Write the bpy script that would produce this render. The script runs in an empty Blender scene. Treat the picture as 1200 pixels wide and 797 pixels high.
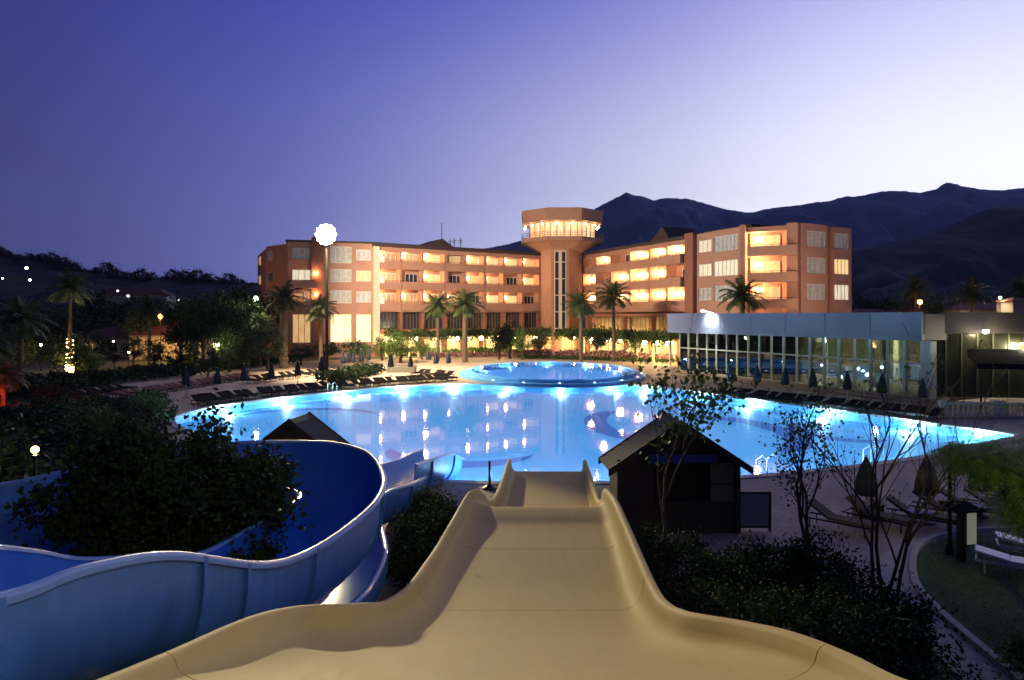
import bpy, bmesh, math, random
import numpy as np
from mathutils import Vector, Matrix
from mathutils.geometry import tessellate_polygon

random.seed(7)
RNG = np.random.default_rng(7)
S = bpy.context.scene
COL = S.collection
R = math.radians
PI = math.pi

# ------------------------------------------------------------------ camera
HAZE = .00007
H = 6.5            # eye height
F = 800.0          # focal length in pixels of the 1200 px wide photograph
HY = 370.0         # horizon row
cam = bpy.data.objects.new('camera', bpy.data.cameras.new('camera'))
COL.objects.link(cam)
cam.location = (0, 0, H)
cam.rotation_euler = (R(90), 0, 0)
cam.data.sensor_width = 36
cam.data.lens = 24
cam.data.shift_y = -(398.5 - HY) / 1200.0
cam.data.clip_start = 0.1
cam.data.clip_end = 40000
S.camera = cam

# ------------------------------------------------------------------ world: dusk sky
world = bpy.data.worlds.new('World')
S.world = world
world.use_nodes = True
nt = world.node_tree
nt.nodes.clear()


def N(t, kind, **kw):
    n = t.nodes.new(kind)
    for k, v in kw.items():
        setattr(n, k, v)
    return n


def ramp(t, stops, interp='LINEAR'):
    n = t.nodes.new('ShaderNodeValToRGB')
    e = n.color_ramp.elements
    while len(e) > 1:
        e.remove(e[-1])
    e[0].position = stops[0][0]
    e[0].color = (*stops[0][1], 1)
    for p, c in stops[1:]:
        x = e.new(p)
        x.color = (*c, 1)
    n.color_ramp.interpolation = interp
    return n


def math_node(t, op, a=None, b=None, c=None):
    n = t.nodes.new('ShaderNodeMath')
    n.operation = op
    for i, v in enumerate((a, b, c)):
        if v is None:
            continue
        if isinstance(v, (int, float)):
            n.inputs[i].default_value = v
        else:
            t.links.new(v, n.inputs[i])
    return n.outputs[0]


wo = N(nt, 'ShaderNodeOutputWorld')
bg1 = N(nt, 'ShaderNodeBackground')
bg2 = N(nt, 'ShaderNodeBackground')
addw = N(nt, 'ShaderNodeAddShader')
tc = N(nt, 'ShaderNodeTexCoord')
sep = N(nt, 'ShaderNodeSeparateXYZ')
nt.links.new(tc.outputs['Generated'], sep.inputs[0])
X, Y, Z = sep.outputs
h2 = math_node(nt, 'SQRT', math_node(nt, 'ADD', math_node(nt, 'MULTIPLY', X, X), math_node(nt, 'MULTIPLY', Y, Y)))
GA = R(38)   # azimuth of the afterglow, measured from +Y towards +X
dt = math_node(nt, 'ADD', math_node(nt, 'MULTIPLY', X, math.sin(GA)), math_node(nt, 'MULTIPLY', Y, math.cos(GA)))
az = math_node(nt, 'DIVIDE', dt, math_node(nt, 'MAXIMUM', h2, 0.001))
azn = math_node(nt, 'DIVIDE', math_node(nt, 'ARCCOSINE', math_node(nt, 'MINIMUM', math_node(nt, 'MAXIMUM', az, -1), 1)), PI)


def lin(*c):
    return tuple((v / 255 / 12.92) if v < 10 else ((v / 255 + .055) / 1.055) ** 2.4 for v in c)


def mul(c, k):
    return tuple(v * k for v in c)


# angle from the afterglow: 0 = towards it, 1 = behind the viewer
HK, TK = 1.18 / 2.0, 1.1 / 2.0     # the ramps hold colours / 2, the Background multiplies by 2
hor = ramp(nt, [(0.0, (.95, .95, .97)), (.063, (.90, .91, .98)), (.133, mul(lin(240, 243, 255), HK * 1.2)), (.211, mul(lin(196, 202, 242), HK * 1.1)), (.289, mul(lin(130, 135, 206), HK)),
                (.359, mul(lin(90, 94, 162), HK)), (.416, mul(lin(66, 69, 128), HK)), (.55, (.018, .022, .07)), (1.0, (.009, .011, .030))], 'B_SPLINE')
top = ramp(nt, [(0.0, mul(lin(172, 178, 240), TK)), (.063, mul(lin(160, 165, 236), TK)), (.133, mul(lin(122, 126, 214), TK)), (.211, mul(lin(84, 89, 190), TK)), (.289, mul(lin(60, 67, 168), TK)),
                (.359, mul(lin(54, 59, 150), TK)), (.416, mul(lin(46, 50, 126), TK)), (.55, (.006, .010, .050)), (1.0, (.004, .006, .020))], 'B_SPLINE')
nt.links.new(azn, hor.inputs[0])
nt.links.new(azn, top.inputs[0])
elev = math_node(nt, 'ARCTAN2', Z, h2)
e1 = N(nt, 'ShaderNodeMapRange', interpolation_type='SMOOTHSTEP')
nt.links.new(elev, e1.inputs[0])
e1.inputs[1].default_value = R(-1)
e1.inputs[2].default_value = R(31)
mixA = N(nt, 'ShaderNodeMixRGB')
nt.links.new(e1.outputs[0], mixA.inputs[0])
nt.links.new(hor.outputs[0], mixA.inputs[1])
nt.links.new(top.outputs[0], mixA.inputs[2])
e2 = N(nt, 'ShaderNodeMapRange', interpolation_type='SMOOTHSTEP')
nt.links.new(elev, e2.inputs[0])
e2.inputs[1].default_value = R(24)
e2.inputs[2].default_value = R(80)
mixB = N(nt, 'ShaderNodeMixRGB')
nt.links.new(e2.outputs[0], mixB.inputs[0])
nt.links.new(mixA.outputs[0], mixB.inputs[1])
mixB.inputs[2].default_value = (.012, .014, .055, 1)
nt.links.new(mixB.outputs[0], bg1.inputs[0])
bg1.inputs[1].default_value = 2.0
sky = N(nt, 'ShaderNodeTexSky', sky_type='NISHITA', sun_disc=False)
sky.sun_elevation = R(-3)
sky.sun_rotation = GA
nt.links.new(sky.outputs[0], bg2.inputs[0])
bg2.inputs[1].default_value = 0.05
nt.links.new(bg1.outputs[0], addw.inputs[0])
nt.links.new(bg2.outputs[0], addw.inputs[1])
nt.links.new(addw.outputs[0], wo.inputs[0])

S.view_settings.view_transform = 'Standard'
S.view_settings.look = 'None'
S.view_settings.exposure = 0.0
S.view_settings.gamma = 1.0
S.view_settings.use_curve_mapping = False
cy = S.cycles
cy.use_denoising = True
cy.max_bounces = 7
cy.diffuse_bounces = 3
cy.glossy_bounces = 3
cy.transmission_bounces = 4
cy.transparent_max_bounces = 10
cy.volume_bounces = 0
cy.sample_clamp_indirect = 3.0
cy.sample_clamp_direct = 0.0
cy.caustics_reflective = False
cy.caustics_refractive = False
cy.use_light_tree = True


# ------------------------------------------------------------------ helpers
def G(px, py, z=0.0):
    d = F * (H - z) / (py - HY)
    return Vector(((px - 600) / F * d, d, z))


def P(px, py, d):
    return Vector(((px - 600) / F * d, d, H - (py - HY) * d / F))


def PX(px, d):
    return (px - 600) / F * d


def rnd(a, b):
    return random.uniform(a, b)


MATS = {}


def mat(name, color, rough=.6, metal=0.0, var=.12, scale=3.0, bump=.0, bscale=40.0, coat=0.0, emit=None, estr=0.0, spec=.5, trans=0.0, island=0.0, stretch=None):
    if name in MATS:
        return MATS[name]
    m = bpy.data.materials.new(name)
    m.use_nodes = True
    t = m.node_tree
    b = t.nodes['Principled BSDF']
    b.inputs['Roughness'].default_value = rough
    b.inputs['Metallic'].default_value = metal
    b.inputs['Specular IOR Level'].default_value = spec
    b.inputs['Coat Weight'].default_value = coat
    b.inputs['Coat Roughness'].default_value = .08
    co = N(t, 'ShaderNodeTexCoord')
    nz = N(t, 'ShaderNodeTexNoise')
    nz.inputs['Scale'].default_value = scale
    nz.inputs['Detail'].default_value = 6
    nz.inputs['Roughness'].default_value = .65
    if stretch:
        mpn = N(t, 'ShaderNodeMapping')
        mpn.inputs['Scale'].default_value = stretch
        t.links.new(co.outputs['Object'], mpn.inputs[0])
        t.links.new(mpn.outputs[0], nz.inputs['Vector'])
        rr = ramp(t, [(.3, (rough * .88,) * 3), (.75, (min(1, rough * 1.1),) * 3)])
        t.links.new(nz.outputs['Fac'], rr.inputs[0])
        t.links.new(rr.outputs[0], b.inputs['Roughness'])
    else:
        t.links.new(co.outputs['Object'], nz.inputs['Vector'])
    fac = nz.outputs['Fac']
    if island:
        ge = N(t, 'ShaderNodeNewGeometry')
        fac = math_node(t, 'ADD', math_node(t, 'MULTIPLY', fac, 1 - island), math_node(t, 'MULTIPLY', ge.outputs['Random Per Island'], island))
    rp = ramp(t, [(.25, tuple(c * (1 - var) for c in color)), (.75, tuple(min(1, c * (1 + var)) for c in color))])
    t.links.new(fac, rp.inputs[0])
    t.links.new(rp.outputs[0], b.inputs['Base Color'])
    if bump:
        n2 = N(t, 'ShaderNodeTexNoise')
        n2.inputs['Scale'].default_value = bscale
        n2.inputs['Detail'].default_value = 4
        t.links.new(co.outputs['Object'], n2.inputs['Vector'])
        bp = N(t, 'ShaderNodeBump')
        bp.inputs['Strength'].default_value = bump
        bp.inputs['Distance'].default_value = .02
        t.links.new(n2.outputs['Fac'], bp.inputs['Height'])
        t.links.new(bp.outputs[0], b.inputs['Normal'])
    if emit:
        b.inputs['Emission Color'].default_value = (*emit, 1)
        b.inputs['Emission Strength'].default_value = estr
    if trans:
        out = t.nodes['Material Output']
        tr = N(t, 'ShaderNodeBsdfTranslucent')
        t.links.new(rp.outputs[0], tr.inputs[0])
        mx = N(t, 'ShaderNodeMixShader')
        mx.inputs[0].default_value = trans
        t.links.new(b.outputs[0], mx.inputs[1])
        t.links.new(tr.outputs[0], mx.inputs[2])
        t.links.new(mx.outputs[0], out.inputs[0])
    MATS[name] = m
    return m


def glow(name, color, strength):
    if name in MATS:
        return MATS[name]
    m = bpy.data.materials.new(name)
    m.use_nodes = True
    t = m.node_tree
    t.nodes.clear()
    o = N(t, 'ShaderNodeOutputMaterial')
    e = N(t, 'ShaderNodeEmission')
    e.inputs[0].default_value = (*color, 1)
    e.inputs[1].default_value = strength
    t.links.new(e.outputs[0], o.inputs[0])
    MATS[name] = m
    return m


def lit_window(name, c1, c2, strength, scale=1.3):
    """a lit room behind curtains: uneven emission, glassy surface"""
    if name in MATS:
        return MATS[name]
    m = bpy.data.materials.new(name)
    m.use_nodes = True
    t = m.node_tree
    b = t.nodes['Principled BSDF']
    b.inputs['Base Color'].default_value = (.2, .15, .1, 1)
    b.inputs['Roughness'].default_value = .15
    co = N(t, 'ShaderNodeTexCoord')
    mp = N(t, 'ShaderNodeMapping')
    mp.inputs['Scale'].default_value = (scale * 3, scale * 3, scale * .5)
    nz = N(t, 'ShaderNodeTexNoise')
    nz.inputs['Scale'].default_value = 1.0
    nz.inputs['Detail'].default_value = 4
    t.links.new(co.outputs['Object'], mp.inputs[0])
    t.links.new(mp.outputs[0], nz.inputs['Vector'])
    rp = ramp(t, [(.32, c1), (.68, c2)])
    t.links.new(nz.outputs['Fac'], rp.inputs[0])
    t.links.new(rp.outputs[0], b.inputs['Emission Color'])
    b.inputs['Emission Strength'].default_value = strength
    MATS[name] = m
    return m


class MB:
    def __init__(s):
        s.v = []
        s.f = []
        s.m = []

    def add(s, vs, fs, mi=0):
        o = len(s.v)
        s.v.extend([tuple(p) for p in vs])
        for f in fs:
            s.f.append(tuple(o + i for i in f))
            s.m.append(mi)

    def hexa(s, p, mi=0):
        """8 points: bottom ring 0-3, top ring 4-7"""
        s.add(p, [(3, 2, 1, 0), (4, 5, 6, 7), (0, 1, 5, 4), (1, 2, 6, 5), (2, 3, 7, 6), (3, 0, 4, 7)], mi)

    def box(s, x0, x1, y0, y1, z0, z1, mi=0):
        s.hexa([(x0, y0, z0), (x1, y0, z0), (x1, y1, z0), (x0, y1, z0), (x0, y0, z1), (x1, y0, z1), (x1, y1, z1), (x0, y1, z1)], mi)

    def obox(s, M, x0, x1, y0, y1, z0, z1, mi=0):
        s.hexa([M @ Vector(p) for p in [(x0, y0, z0), (x1, y0, z0), (x1, y1, z0), (x0, y1, z0), (x0, y0, z1), (x1, y0, z1), (x1, y1, z1), (x0, y1, z1)]], mi)

    def tube(s, pts, rad, n=8, mi=0, cap=True):
        pts = [Vector(p) for p in pts]
        if not hasattr(rad, '__len__'):
            rad = [rad] * len(pts)
        o = len(s.v)
        up = None
        for i, p in enumerate(pts):
            a = pts[max(i - 1, 0)]
            b = pts[min(i + 1, len(pts) - 1)]
            d = (b - a)
            if d.length < 1e-9:
                d = Vector((0, 0, 1))
            d.normalize()
            if up is None:
                up = Vector((1, 0, 0)) if abs(d.z) > .7 else Vector((0, 0, 1))
            s1 = d.cross(up)
            if s1.length < 1e-4:
                s1 = d.cross(Vector((0, 1, 0)))
            s1.normalize()
            s2 = d.cross(s1).normalized()
            for k in range(n):
                an = 2 * PI * k / n
                q = p + (s1 * math.cos(an) + s2 * math.sin(an)) * rad[i]
                s.v.append(tuple(q))
        for i in range(len(pts) - 1):
            for k in range(n):
                k2 = (k + 1) % n
                s.f.append((o + i * n + k, o + i * n + k2, o + (i + 1) * n + k2, o + (i + 1) * n + k))
                s.m.append(mi)
        if cap:
            s.f.append(tuple(o + k for k in range(n - 1, -1, -1)))
            s.m.append(mi)
            e = o + (len(pts) - 1) * n
            s.f.append(tuple(e + k for k in range(n)))
            s.m.append(mi)

    def lathe(s, prof, c=(0, 0, 0), n=12, mi=0, cap=True, ph=0.0, wob=None):
        o = len(s.v)
        for r, z in prof:
            for k in range(n):
                an = 2 * PI * k / n + ph
                rr = r * (wob[k] if wob else 1)
                s.v.append((c[0] + rr * math.cos(an), c[1] + rr * math.sin(an), c[2] + z))
        for i in range(len(prof) - 1):
            for k in range(n):
                k2 = (k + 1) % n
                s.f.append((o + i * n + k, o + i * n + k2, o + (i + 1) * n + k2, o + (i + 1) * n + k))
                s.m.append(mi)
        if cap:
            s.f.append(tuple(o + k for k in range(n - 1, -1, -1)))
            s.m.append(mi)
            e = o + (len(prof) - 1) * n
            s.f.append(tuple(e + k for k in range(n)))
            s.m.append(mi)

    def sphere(s, c, r, n=12, k=8, mi=0, sz=1.0):
        s.lathe([(max(1e-3, r * math.sin(PI * i / k)), -r * sz * math.cos(PI * i / k)) for i in range(k + 1)], c, n, mi)

    def prism(s, poly, z0, z1, mi=0, poly_top=None):
        n = len(poly)
        pt = poly_top or poly
        o = len(s.v)
        for p in poly:
            s.v.append((p[0], p[1], z0))
        for p in pt:
            s.v.append((p[0], p[1], z1))
        for k in range(n):
            k2 = (k + 1) % n
            s.f.append((o + k, o + k2, o + n + k2, o + n + k))
            s.m.append(mi)
        s.f.append(tuple(o + k for k in range(n - 1, -1, -1)))
        s.m.append(mi)
        s.f.append(tuple(o + n + k for k in range(n)))
        s.m.append(mi)

    def grid(s, rows, mi=0, closed=False):
        """rows: list of equal length point lists"""
        o = len(s.v)
        n = len(rows[0])
        for r in rows:
            s.v.extend([tuple(p) for p in r])
        for i in range(len(rows) - 1):
            for k in range(n if closed else n - 1):
                k2 = (k + 1) % n
                s.f.append((o + i * n + k, o + i * n + k2, o + (i + 1) * n + k2, o + (i + 1) * n + k))
                s.m.append(mi if isinstance(mi, int) else mi[k])

    def build(s, name, mats, parent=None, smooth=False, world=True, bevel=0.0, auto=None):
        me = bpy.data.meshes.new(name)
        off = Vector((0, 0, 0))
        if parent is not None and world:
            q = parent
            while q is not None:
                off += q.location
                q = q.parent
        vs = [(v[0] - off.x, v[1] - off.y, v[2] - off.z) for v in s.v] if off.length else s.v
        me.from_pydata(vs, [], s.f)
        if not isinstance(mats, (list, tuple)):
            mats = [mats]
        for m in mats:
            me.materials.append(m)
        if len(mats) > 1:
            me.polygons.foreach_set('material_index', s.m)
        if smooth:
            me.polygons.foreach_set('use_smooth', [True] * len(me.polygons))
            if auto is not None:
                me.set_sharp_from_angle(angle=R(auto))
        me.update()
        o = bpy.data.objects.new(name, me)
        COL.objects.link(o)
        if parent is not None:
            o.parent = parent
        if bevel:
            bv = o.modifiers.new('b', 'BEVEL')
            bv.width = bevel
            bv.segments = 2
            bv.limit_method = 'ANGLE'
        return o


def tag(o, label=None, cat=None, group=None, kind=None):
    if label:
        o['label'] = label
    if cat:
        o['category'] = cat
    if group:
        o['group'] = group
    if kind:
        o['kind'] = kind
    return o


def thing(name, label, cat, loc=(0, 0, 0), group=None, rz=0.0):
    o = bpy.data.objects.new(name, None)
    COL.objects.link(o)
    o.location = loc
    o.rotation_euler = (0, 0, rz)
    o.empty_display_size = .2
    return tag(o, label, cat, group)


def dup(root, loc, rz=0.0, label=None, group=None, scale=1.0):
    def cp(o, parent):
        c = o.copy()
        COL.objects.link(c)
        if parent is not None:
            c.parent = parent
        for ch in list(o.children):
            cp(ch, c)
        return c
    r = cp(root, None)
    r.location = loc
    r.rotation_euler = (0, 0, rz)
    r.scale = (scale, scale, scale) if not hasattr(scale, '__len__') else scale
    if label:
        r['label'] = label
    if group:
        r['group'] = group
    return r


def light(kind, name, loc, power, color, parent=None, size=.1, spot=None, blend=.5, aim=None):
    l = bpy.data.lights.new(name, kind)
    l.energy = power
    l.color = color
    if kind in ('POINT', 'SPOT'):
        l.shadow_soft_size = size
    if kind == 'AREA':
        l.size = size
    if kind == 'SPOT':
        l.spot_size = spot
        l.spot_blend = blend
    o = bpy.data.objects.new(name, l)
    COL.objects.link(o)
    p = Vector(loc)
    if parent is not None:
        q = parent
        while q is not None:
            p -= q.location
            q = q.parent
        o.parent = parent
    o.location = p
    if aim is not None:
        d = Vector(aim) - Vector(loc)
        o.rotation_euler = d.to_track_quat('-Z', 'Y').to_euler()
    return o


def crom(pts, n=8, closed=False):
    pts = [Vector(p) for p in pts]
    out = []
    L = len(pts)
    rng = range(L if closed else L - 1)
    for i in rng:
        p0 = pts[(i - 1) % L] if closed or i > 0 else pts[0] * 2 - pts[1]
        p1 = pts[i]
        p2 = pts[(i + 1) % L]
        p3 = pts[(i + 2) % L] if closed or i + 2 < L else pts[-1] * 2 - pts[-2]
        for k in range(n):
            t = k / n
            out.append(.5 * ((2 * p1) + (-p0 + p2) * t + (2 * p0 - 5 * p1 + 4 * p2 - p3) * t * t + (-p0 + 3 * p1 - 3 * p2 + p3) * t ** 3))
    if not closed:
        out.append(pts[-1])
    return out


def leaf_mesh(name, centers, size, m, aspect=.5, flat=0.0, droop=None):
    """one rhombic leaf face per centre"""
    n = len(centers)
    c = np.asarray(centers, dtype=np.float64)
    a = RNG.normal(size=(n, 3))
    if flat:
        a[:, 2] *= (1 - flat)
    a /= np.linalg.norm(a, axis=1)[:, None] + 1e-9
    b = RNG.normal(size=(n, 3))
    b -= (b * a).sum(1)[:, None] * a
    b /= np.linalg.norm(b, axis=1)[:, None] + 1e-9
    s = size * RNG.uniform(.6, 1.3, n)[:, None]
    A = a * s
    B = b * s * aspect
    v = np.empty((n, 4, 3))
    v[:, 0] = c - A * .5
    v[:, 1] = c + B * .5 + A * .05
    v[:, 2] = c + A * .5
    v[:, 3] = c - B * .5 + A * .05
    me = bpy.data.meshes.new(name)
    me.vertices.add(n * 4)
    me.vertices.foreach_set('co', v.reshape(-1))
    me.loops.add(n * 4)
    me.loops.foreach_set('vertex_index', np.arange(n * 4, dtype=np.int32))
    me.polygons.add(n)
    me.polygons.foreach_set('loop_start', np.arange(0, n * 4, 4, dtype=np.int32))
    me.polygons.foreach_set('loop_total', np.full(n, 4, dtype=np.int32))
    me.materials.append(m)
    me.update()
    me.validate()
    return me


def crown_points(rx, ry, rz, clumps, per, spread, zc=0.0, hollow=.55, flat_bottom=.0):
    cs = []
    for _ in range(clumps):
        d = RNG.normal(size=3)
        d /= np.linalg.norm(d)
        r = RNG.uniform(hollow, 1.0)
        p = d * r
        if p[2] < -.5 + flat_bottom:
            p[2] *= .55
        cs.append(p * np.array([rx, ry, rz]) * RNG.uniform(.82, 1.12))
    cs = np.array(cs)
    out = []
    for c in cs:
        k = int(per * RNG.uniform(.5, 1.4))
        out.append(c + RNG.normal(size=(k, 3)) * spread * RNG.uniform(.6, 1.3))
    o = np.concatenate(out)
    o[:, 2] += zc
    return o, cs + np.array([0, 0, zc])


def mesh_obj(name, me, parent=None):
    o = bpy.data.objects.new(name, me)
    COL.objects.link(o)
    if parent is not None:
        o.parent = parent
    return o


# ------------------------------------------------------------------ materials
def paving_material():
    m = bpy.data.materials.new('terrace paving')
    m.use_nodes = True
    t = m.node_tree
    b = t.nodes['Principled BSDF']
    co = N(t, 'ShaderNodeTexCoord')
    br = N(t, 'ShaderNodeTexBrick')
    br.inputs['Scale'].default_value = 1.0
    br.inputs['Brick Width'].default_value = .5
    br.inputs['Row Height'].default_value = .5
    br.inputs['Mortar Size'].default_value = .012
    br.inputs['Color1'].default_value = (.50, .39, .30, 1)
    br.inputs['Color2'].default_value = (.47, .36, .26, 1)
    br.inputs['Mortar'].default_value = (.20, .15, .12, 1)
    nz = N(t, 'ShaderNodeTexNoise')
    nz.inputs['Scale'].default_value = .35
    nz.inputs['Detail'].default_value = 8
    t.links.new(co.outputs['Object'], br.inputs['Vector'])
    t.links.new(co.outputs['Object'], nz.inputs['Vector'])
    mx = N(t, 'ShaderNodeMixRGB', blend_type='MULTIPLY')
    mx.inputs[0].default_value = .8
    rp = ramp(t, [(.3, (.62, .60, .58)), (.7, (1, 1, 1))])
    t.links.new(nz.outputs['Fac'], rp.inputs[0])
    t.links.new(br.outputs[0], mx.inputs[1])
    t.links.new(rp.outputs[0], mx.inputs[2])
    t.links.new(mx.outputs[0], b.inputs['Base Color'])
    b.inputs['Roughness'].default_value = .75
    bp = N(t, 'ShaderNodeBump')
    bp.inputs['Strength'].default_value = .3
    bp.inputs['Distance'].default_value = .01
    t.links.new(br.outputs['Fac'], bp.inputs['Height'])
    bp.invert = True
    t.links.new(bp.outputs[0], b.inputs['Normal'])
    return m


def pool_tile(name, c1, c2, grout):
    m = bpy.data.materials.new(name)
    m.use_nodes = True
    t = m.node_tree
    b = t.nodes['Principled BSDF']
    co = N(t, 'ShaderNodeTexCoord')
    br = N(t, 'ShaderNodeTexBrick')
    br.offset = 0
    br.inputs['Scale'].default_value = 1.0
    br.inputs['Brick Width'].default_value = .25
    br.inputs['Row Height'].default_value = .25
    br.inputs['Mortar Size'].default_value = .006
    br.inputs['Color1'].default_value = (*c1, 1)
    br.inputs['Color2'].default_value = (*c2, 1)
    br.inputs['Mortar'].default_value = (*grout, 1)
    t.links.new(co.outputs['Object'], br.inputs['Vector'])
    t.links.new(br.outputs[0], b.inputs['Base Color'])
    b.inputs['Roughness'].default_value = .6
    return m


def water_material():
    m = bpy.data.materials.new('pool water')
    m.use_nodes = True
    t = m.node_tree
    t.nodes.clear()
    o = N(t, 'ShaderNodeOutputMaterial')
    tr = N(t, 'ShaderNodeBsdfTransparent')
    tr.inputs[0].default_value = (.80, .95, 1.0, 1)
    gl = N(t, 'ShaderNodeBsdfGlossy')
    gl.inputs['Roughness'].default_value = .035
    fr = N(t, 'ShaderNodeFresnel')
    fr.inputs[0].default_value = 1.33
    co = N(t, 'ShaderNodeTexCoord')
    nz = N(t, 'ShaderNodeTexNoise')
    nz.inputs['Scale'].default_value = 1.1
    nz.inputs['Detail'].default_value = 2
    t.links.new(co.outputs['Object'], nz.inputs['Vector'])
    bp = N(t, 'ShaderNodeBump')
    bp.inputs['Strength'].default_value = .08
    bp.inputs['Distance'].default_value = .05
    t.links.new(nz.outputs['Fac'], bp.inputs['Height'])
    t.links.new(bp.outputs[0], gl.inputs['Normal'])
    mx = N(t, 'ShaderNodeMixShader')
    t.links.new(fr.outputs[0], mx.inputs[0])
    t.links.new(tr.outputs[0], mx.inputs[1])
    t.links.new(gl.outputs[0], mx.inputs[2])
    t.links.new(mx.outputs[0], o.inputs[0])
    return m


def glass_material(name, tint=(.72, .84, .82), spec=.16, rough=.02):
    m = bpy.data.materials.new(name)
    m.use_nodes = True
    t = m.node_tree
    t.nodes.clear()
    o = N(t, 'ShaderNodeOutputMaterial')
    tr = N(t, 'ShaderNodeBsdfTransparent')
    tr.inputs[0].default_value = (*tint, 1)
    gl = N(t, 'ShaderNodeBsdfGlossy')
    gl.inputs['Roughness'].default_value = rough
    fr = N(t, 'ShaderNodeFresnel')
    fr.inputs[0].default_value = 1.5
    ad = math_node(t, 'MINIMUM', math_node(t, 'ADD', fr.outputs[0], spec), 1.0)
    nz = N(t, 'ShaderNodeTexNoise')
    nz.inputs['Scale'].default_value = .8
    bp = N(t, 'ShaderNodeBump')
    bp.inputs['Strength'].default_value = .04
    t.links.new(nz.outputs['Fac'], bp.inputs['Height'])
    t.links.new(bp.outputs[0], gl.inputs['Normal'])
    mx = N(t, 'ShaderNodeMixShader')
    t.links.new(ad, mx.inputs[0])
    t.links.new(tr.outputs[0], mx.inputs[1])
    t.links.new(gl.outputs[0], mx.inputs[2])
    t.links.new(mx.outputs[0], o.inputs[0])
    MATS[name] = m
    return m


def m_ground():
    m = mat('garden soil and grass', (.045, .055, .022), .95, var=.6, scale=.25, bump=.5, bscale=6)
    return m


M_PAVE = paving_material()
M_TILE = pool_tile('pale blue pool tiles', (.12, .46, .90), (.10, .42, .87), (.22, .52, .86))
M_TILE_D = pool_tile('dark blue pool tiles', (.02, .12, .55), (.02, .10, .48), (.05, .2, .55))
M_WATER = water_material()
M_COPING = mat('coping stone', (.50, .44, .38), .6, var=.15, scale=2, bump=.1)
M_STONE = mat('kerb stone', (.38, .35, .31), .8, var=.25, scale=4, bump=.3)
M_GRASS = mat('lawn', (.035, .075, .018), .95, var=.45, scale=2.5, bump=.6, bscale=30)
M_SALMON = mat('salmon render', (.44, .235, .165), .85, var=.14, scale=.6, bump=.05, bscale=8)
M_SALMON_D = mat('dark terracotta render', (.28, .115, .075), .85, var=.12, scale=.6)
M_ROOF = mat('dark roof', (.045, .03, .028), .8, var=.3, scale=4, bump=.3, bscale=12)
M_DARKGLASS = mat('dark glazing', (.03, .04, .05), .12, var=.3, scale=1.5)
M_CURTAIN = mat('pale curtains', (.50, .50, .48), .8, var=.35, scale=2.2)
M_FRAME_W = mat('white metal', (.72, .72, .68), .45, var=.05)
M_RAIL = mat('dark railing metal', (.06, .04, .035), .5, metal=.3)
M_CREAM = mat('cream render', (.70, .60, .45), .7, var=.08)
M_LIT = [lit_window('lit room amber', (.9, .42, .12), (1.0, .66, .30), .7),
         lit_window('lit room yellow', (1.0, .55, .18), (1.0, .72, .34), 1.0),
         lit_window('lit room dim', (.30, .10, .04), (.9, .5, .2), .8)]
M_LITPALE = lit_window('lit curtain pale', (.75, .62, .42), (1.0, .9, .68), .85)
M_SAND = mat('sand coloured gelcoat', (.52, .40, .165), .66, var=.08, scale=1.0, stretch=(5, .55, 2.5), coat=.0, bump=.04, bscale=3, spec=.10)
M_SANDJ = mat('pale joint sealant', (.62, .52, .33), .5)
M_BLUE_IN = mat('deep blue gelcoat', (.015, .12, .58), .3, var=.12, scale=1.4, coat=.2)
M_BLUE_OUT = mat('pale blue fibreglass', (.055, .165, .50), .42, var=.28, scale=1.0, stretch=(2.5, 2.5, .7), coat=.05, bump=.05, bscale=6)
M_BLUE_LIP = mat('light blue moulded rim', (.12, .24, .58), .45, var=.08, coat=.3)
M_WOOD = mat('dark stained timber', (.035, .026, .018), .65, var=.35, scale=6, bump=.2)
M_SHINGLE = mat('weathered roof boards', (.055, .052, .042), .85, var=.35, scale=5, bump=.4, bscale=14)
M_BARK = mat('bark', (.055, .042, .032), .95, var=.4, scale=8, bump=.6, bscale=25)
M_PALMBARK = mat('palm bark', (.13, .09, .06), .95, var=.4, scale=10, bump=.7, bscale=30)
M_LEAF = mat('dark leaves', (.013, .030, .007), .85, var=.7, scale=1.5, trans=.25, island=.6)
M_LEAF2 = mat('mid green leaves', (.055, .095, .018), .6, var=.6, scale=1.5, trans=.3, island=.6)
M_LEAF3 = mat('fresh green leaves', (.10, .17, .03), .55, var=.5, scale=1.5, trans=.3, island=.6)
M_PALM = mat('palm fronds', (.06, .09, .025), .55, var=.4, scale=1.5, trans=.2, island=.5)
M_FLOWER = mat('flowering shrubs', (.34, .16, .16), .7, var=.9, scale=2.5, island=.9)
M_CANVAS = mat('dark blue canvas', (.022, .028, .045), .85, var=.2, scale=5, bump=.2)
M_CANVAS_G = mat('olive patterned canvas', (.06, .06, .035), .85, var=.6, scale=9, bump=.2)
M_POLE = mat('white pole', (.65, .65, .62), .4)
M_LOUNGE = mat('dark lounger mesh', (.018, .015, .015), .95, spec=.05, var=.3, scale=5)
M_LOUNGE_R = mat('red brown lounger cushion', (.16, .055, .04), .8, var=.3, scale=5)
M_CUSHION = mat('brown lounger cushion', (.12, .085, .045), .85, var=.25, scale=6, bump=.2)
M_WHITE = mat('white plastic', (.75, .75, .73), .4, var=.04)
M_BLACK = mat('black metal', (.015, .015, .016), .4, metal=.2)
M_PANELBLUE = mat('grey blue metal cladding', (.17, .195, .28), .55, metal=.1, var=.06, scale=.5)
M_PANELBROWN = mat('taupe metal cladding', (.11, .09, .09), .6, metal=.1, var=.1, scale=.5)
M_MULLION = mat('pale green painted mullions', (.50, .54, .44), .45, var=.08)
M_GLASS = glass_material('pavilion glass')
M_CONC = mat('terrace plinth', (.36, .29, .22), .8, var=.15, scale=1.5)
M_AWN = mat('black awning', (.008, .008, .012), .95, spec=.02)
M_FLOODGLOW = glow('floodlight lens', (1, .93, .78), 160)
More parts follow.
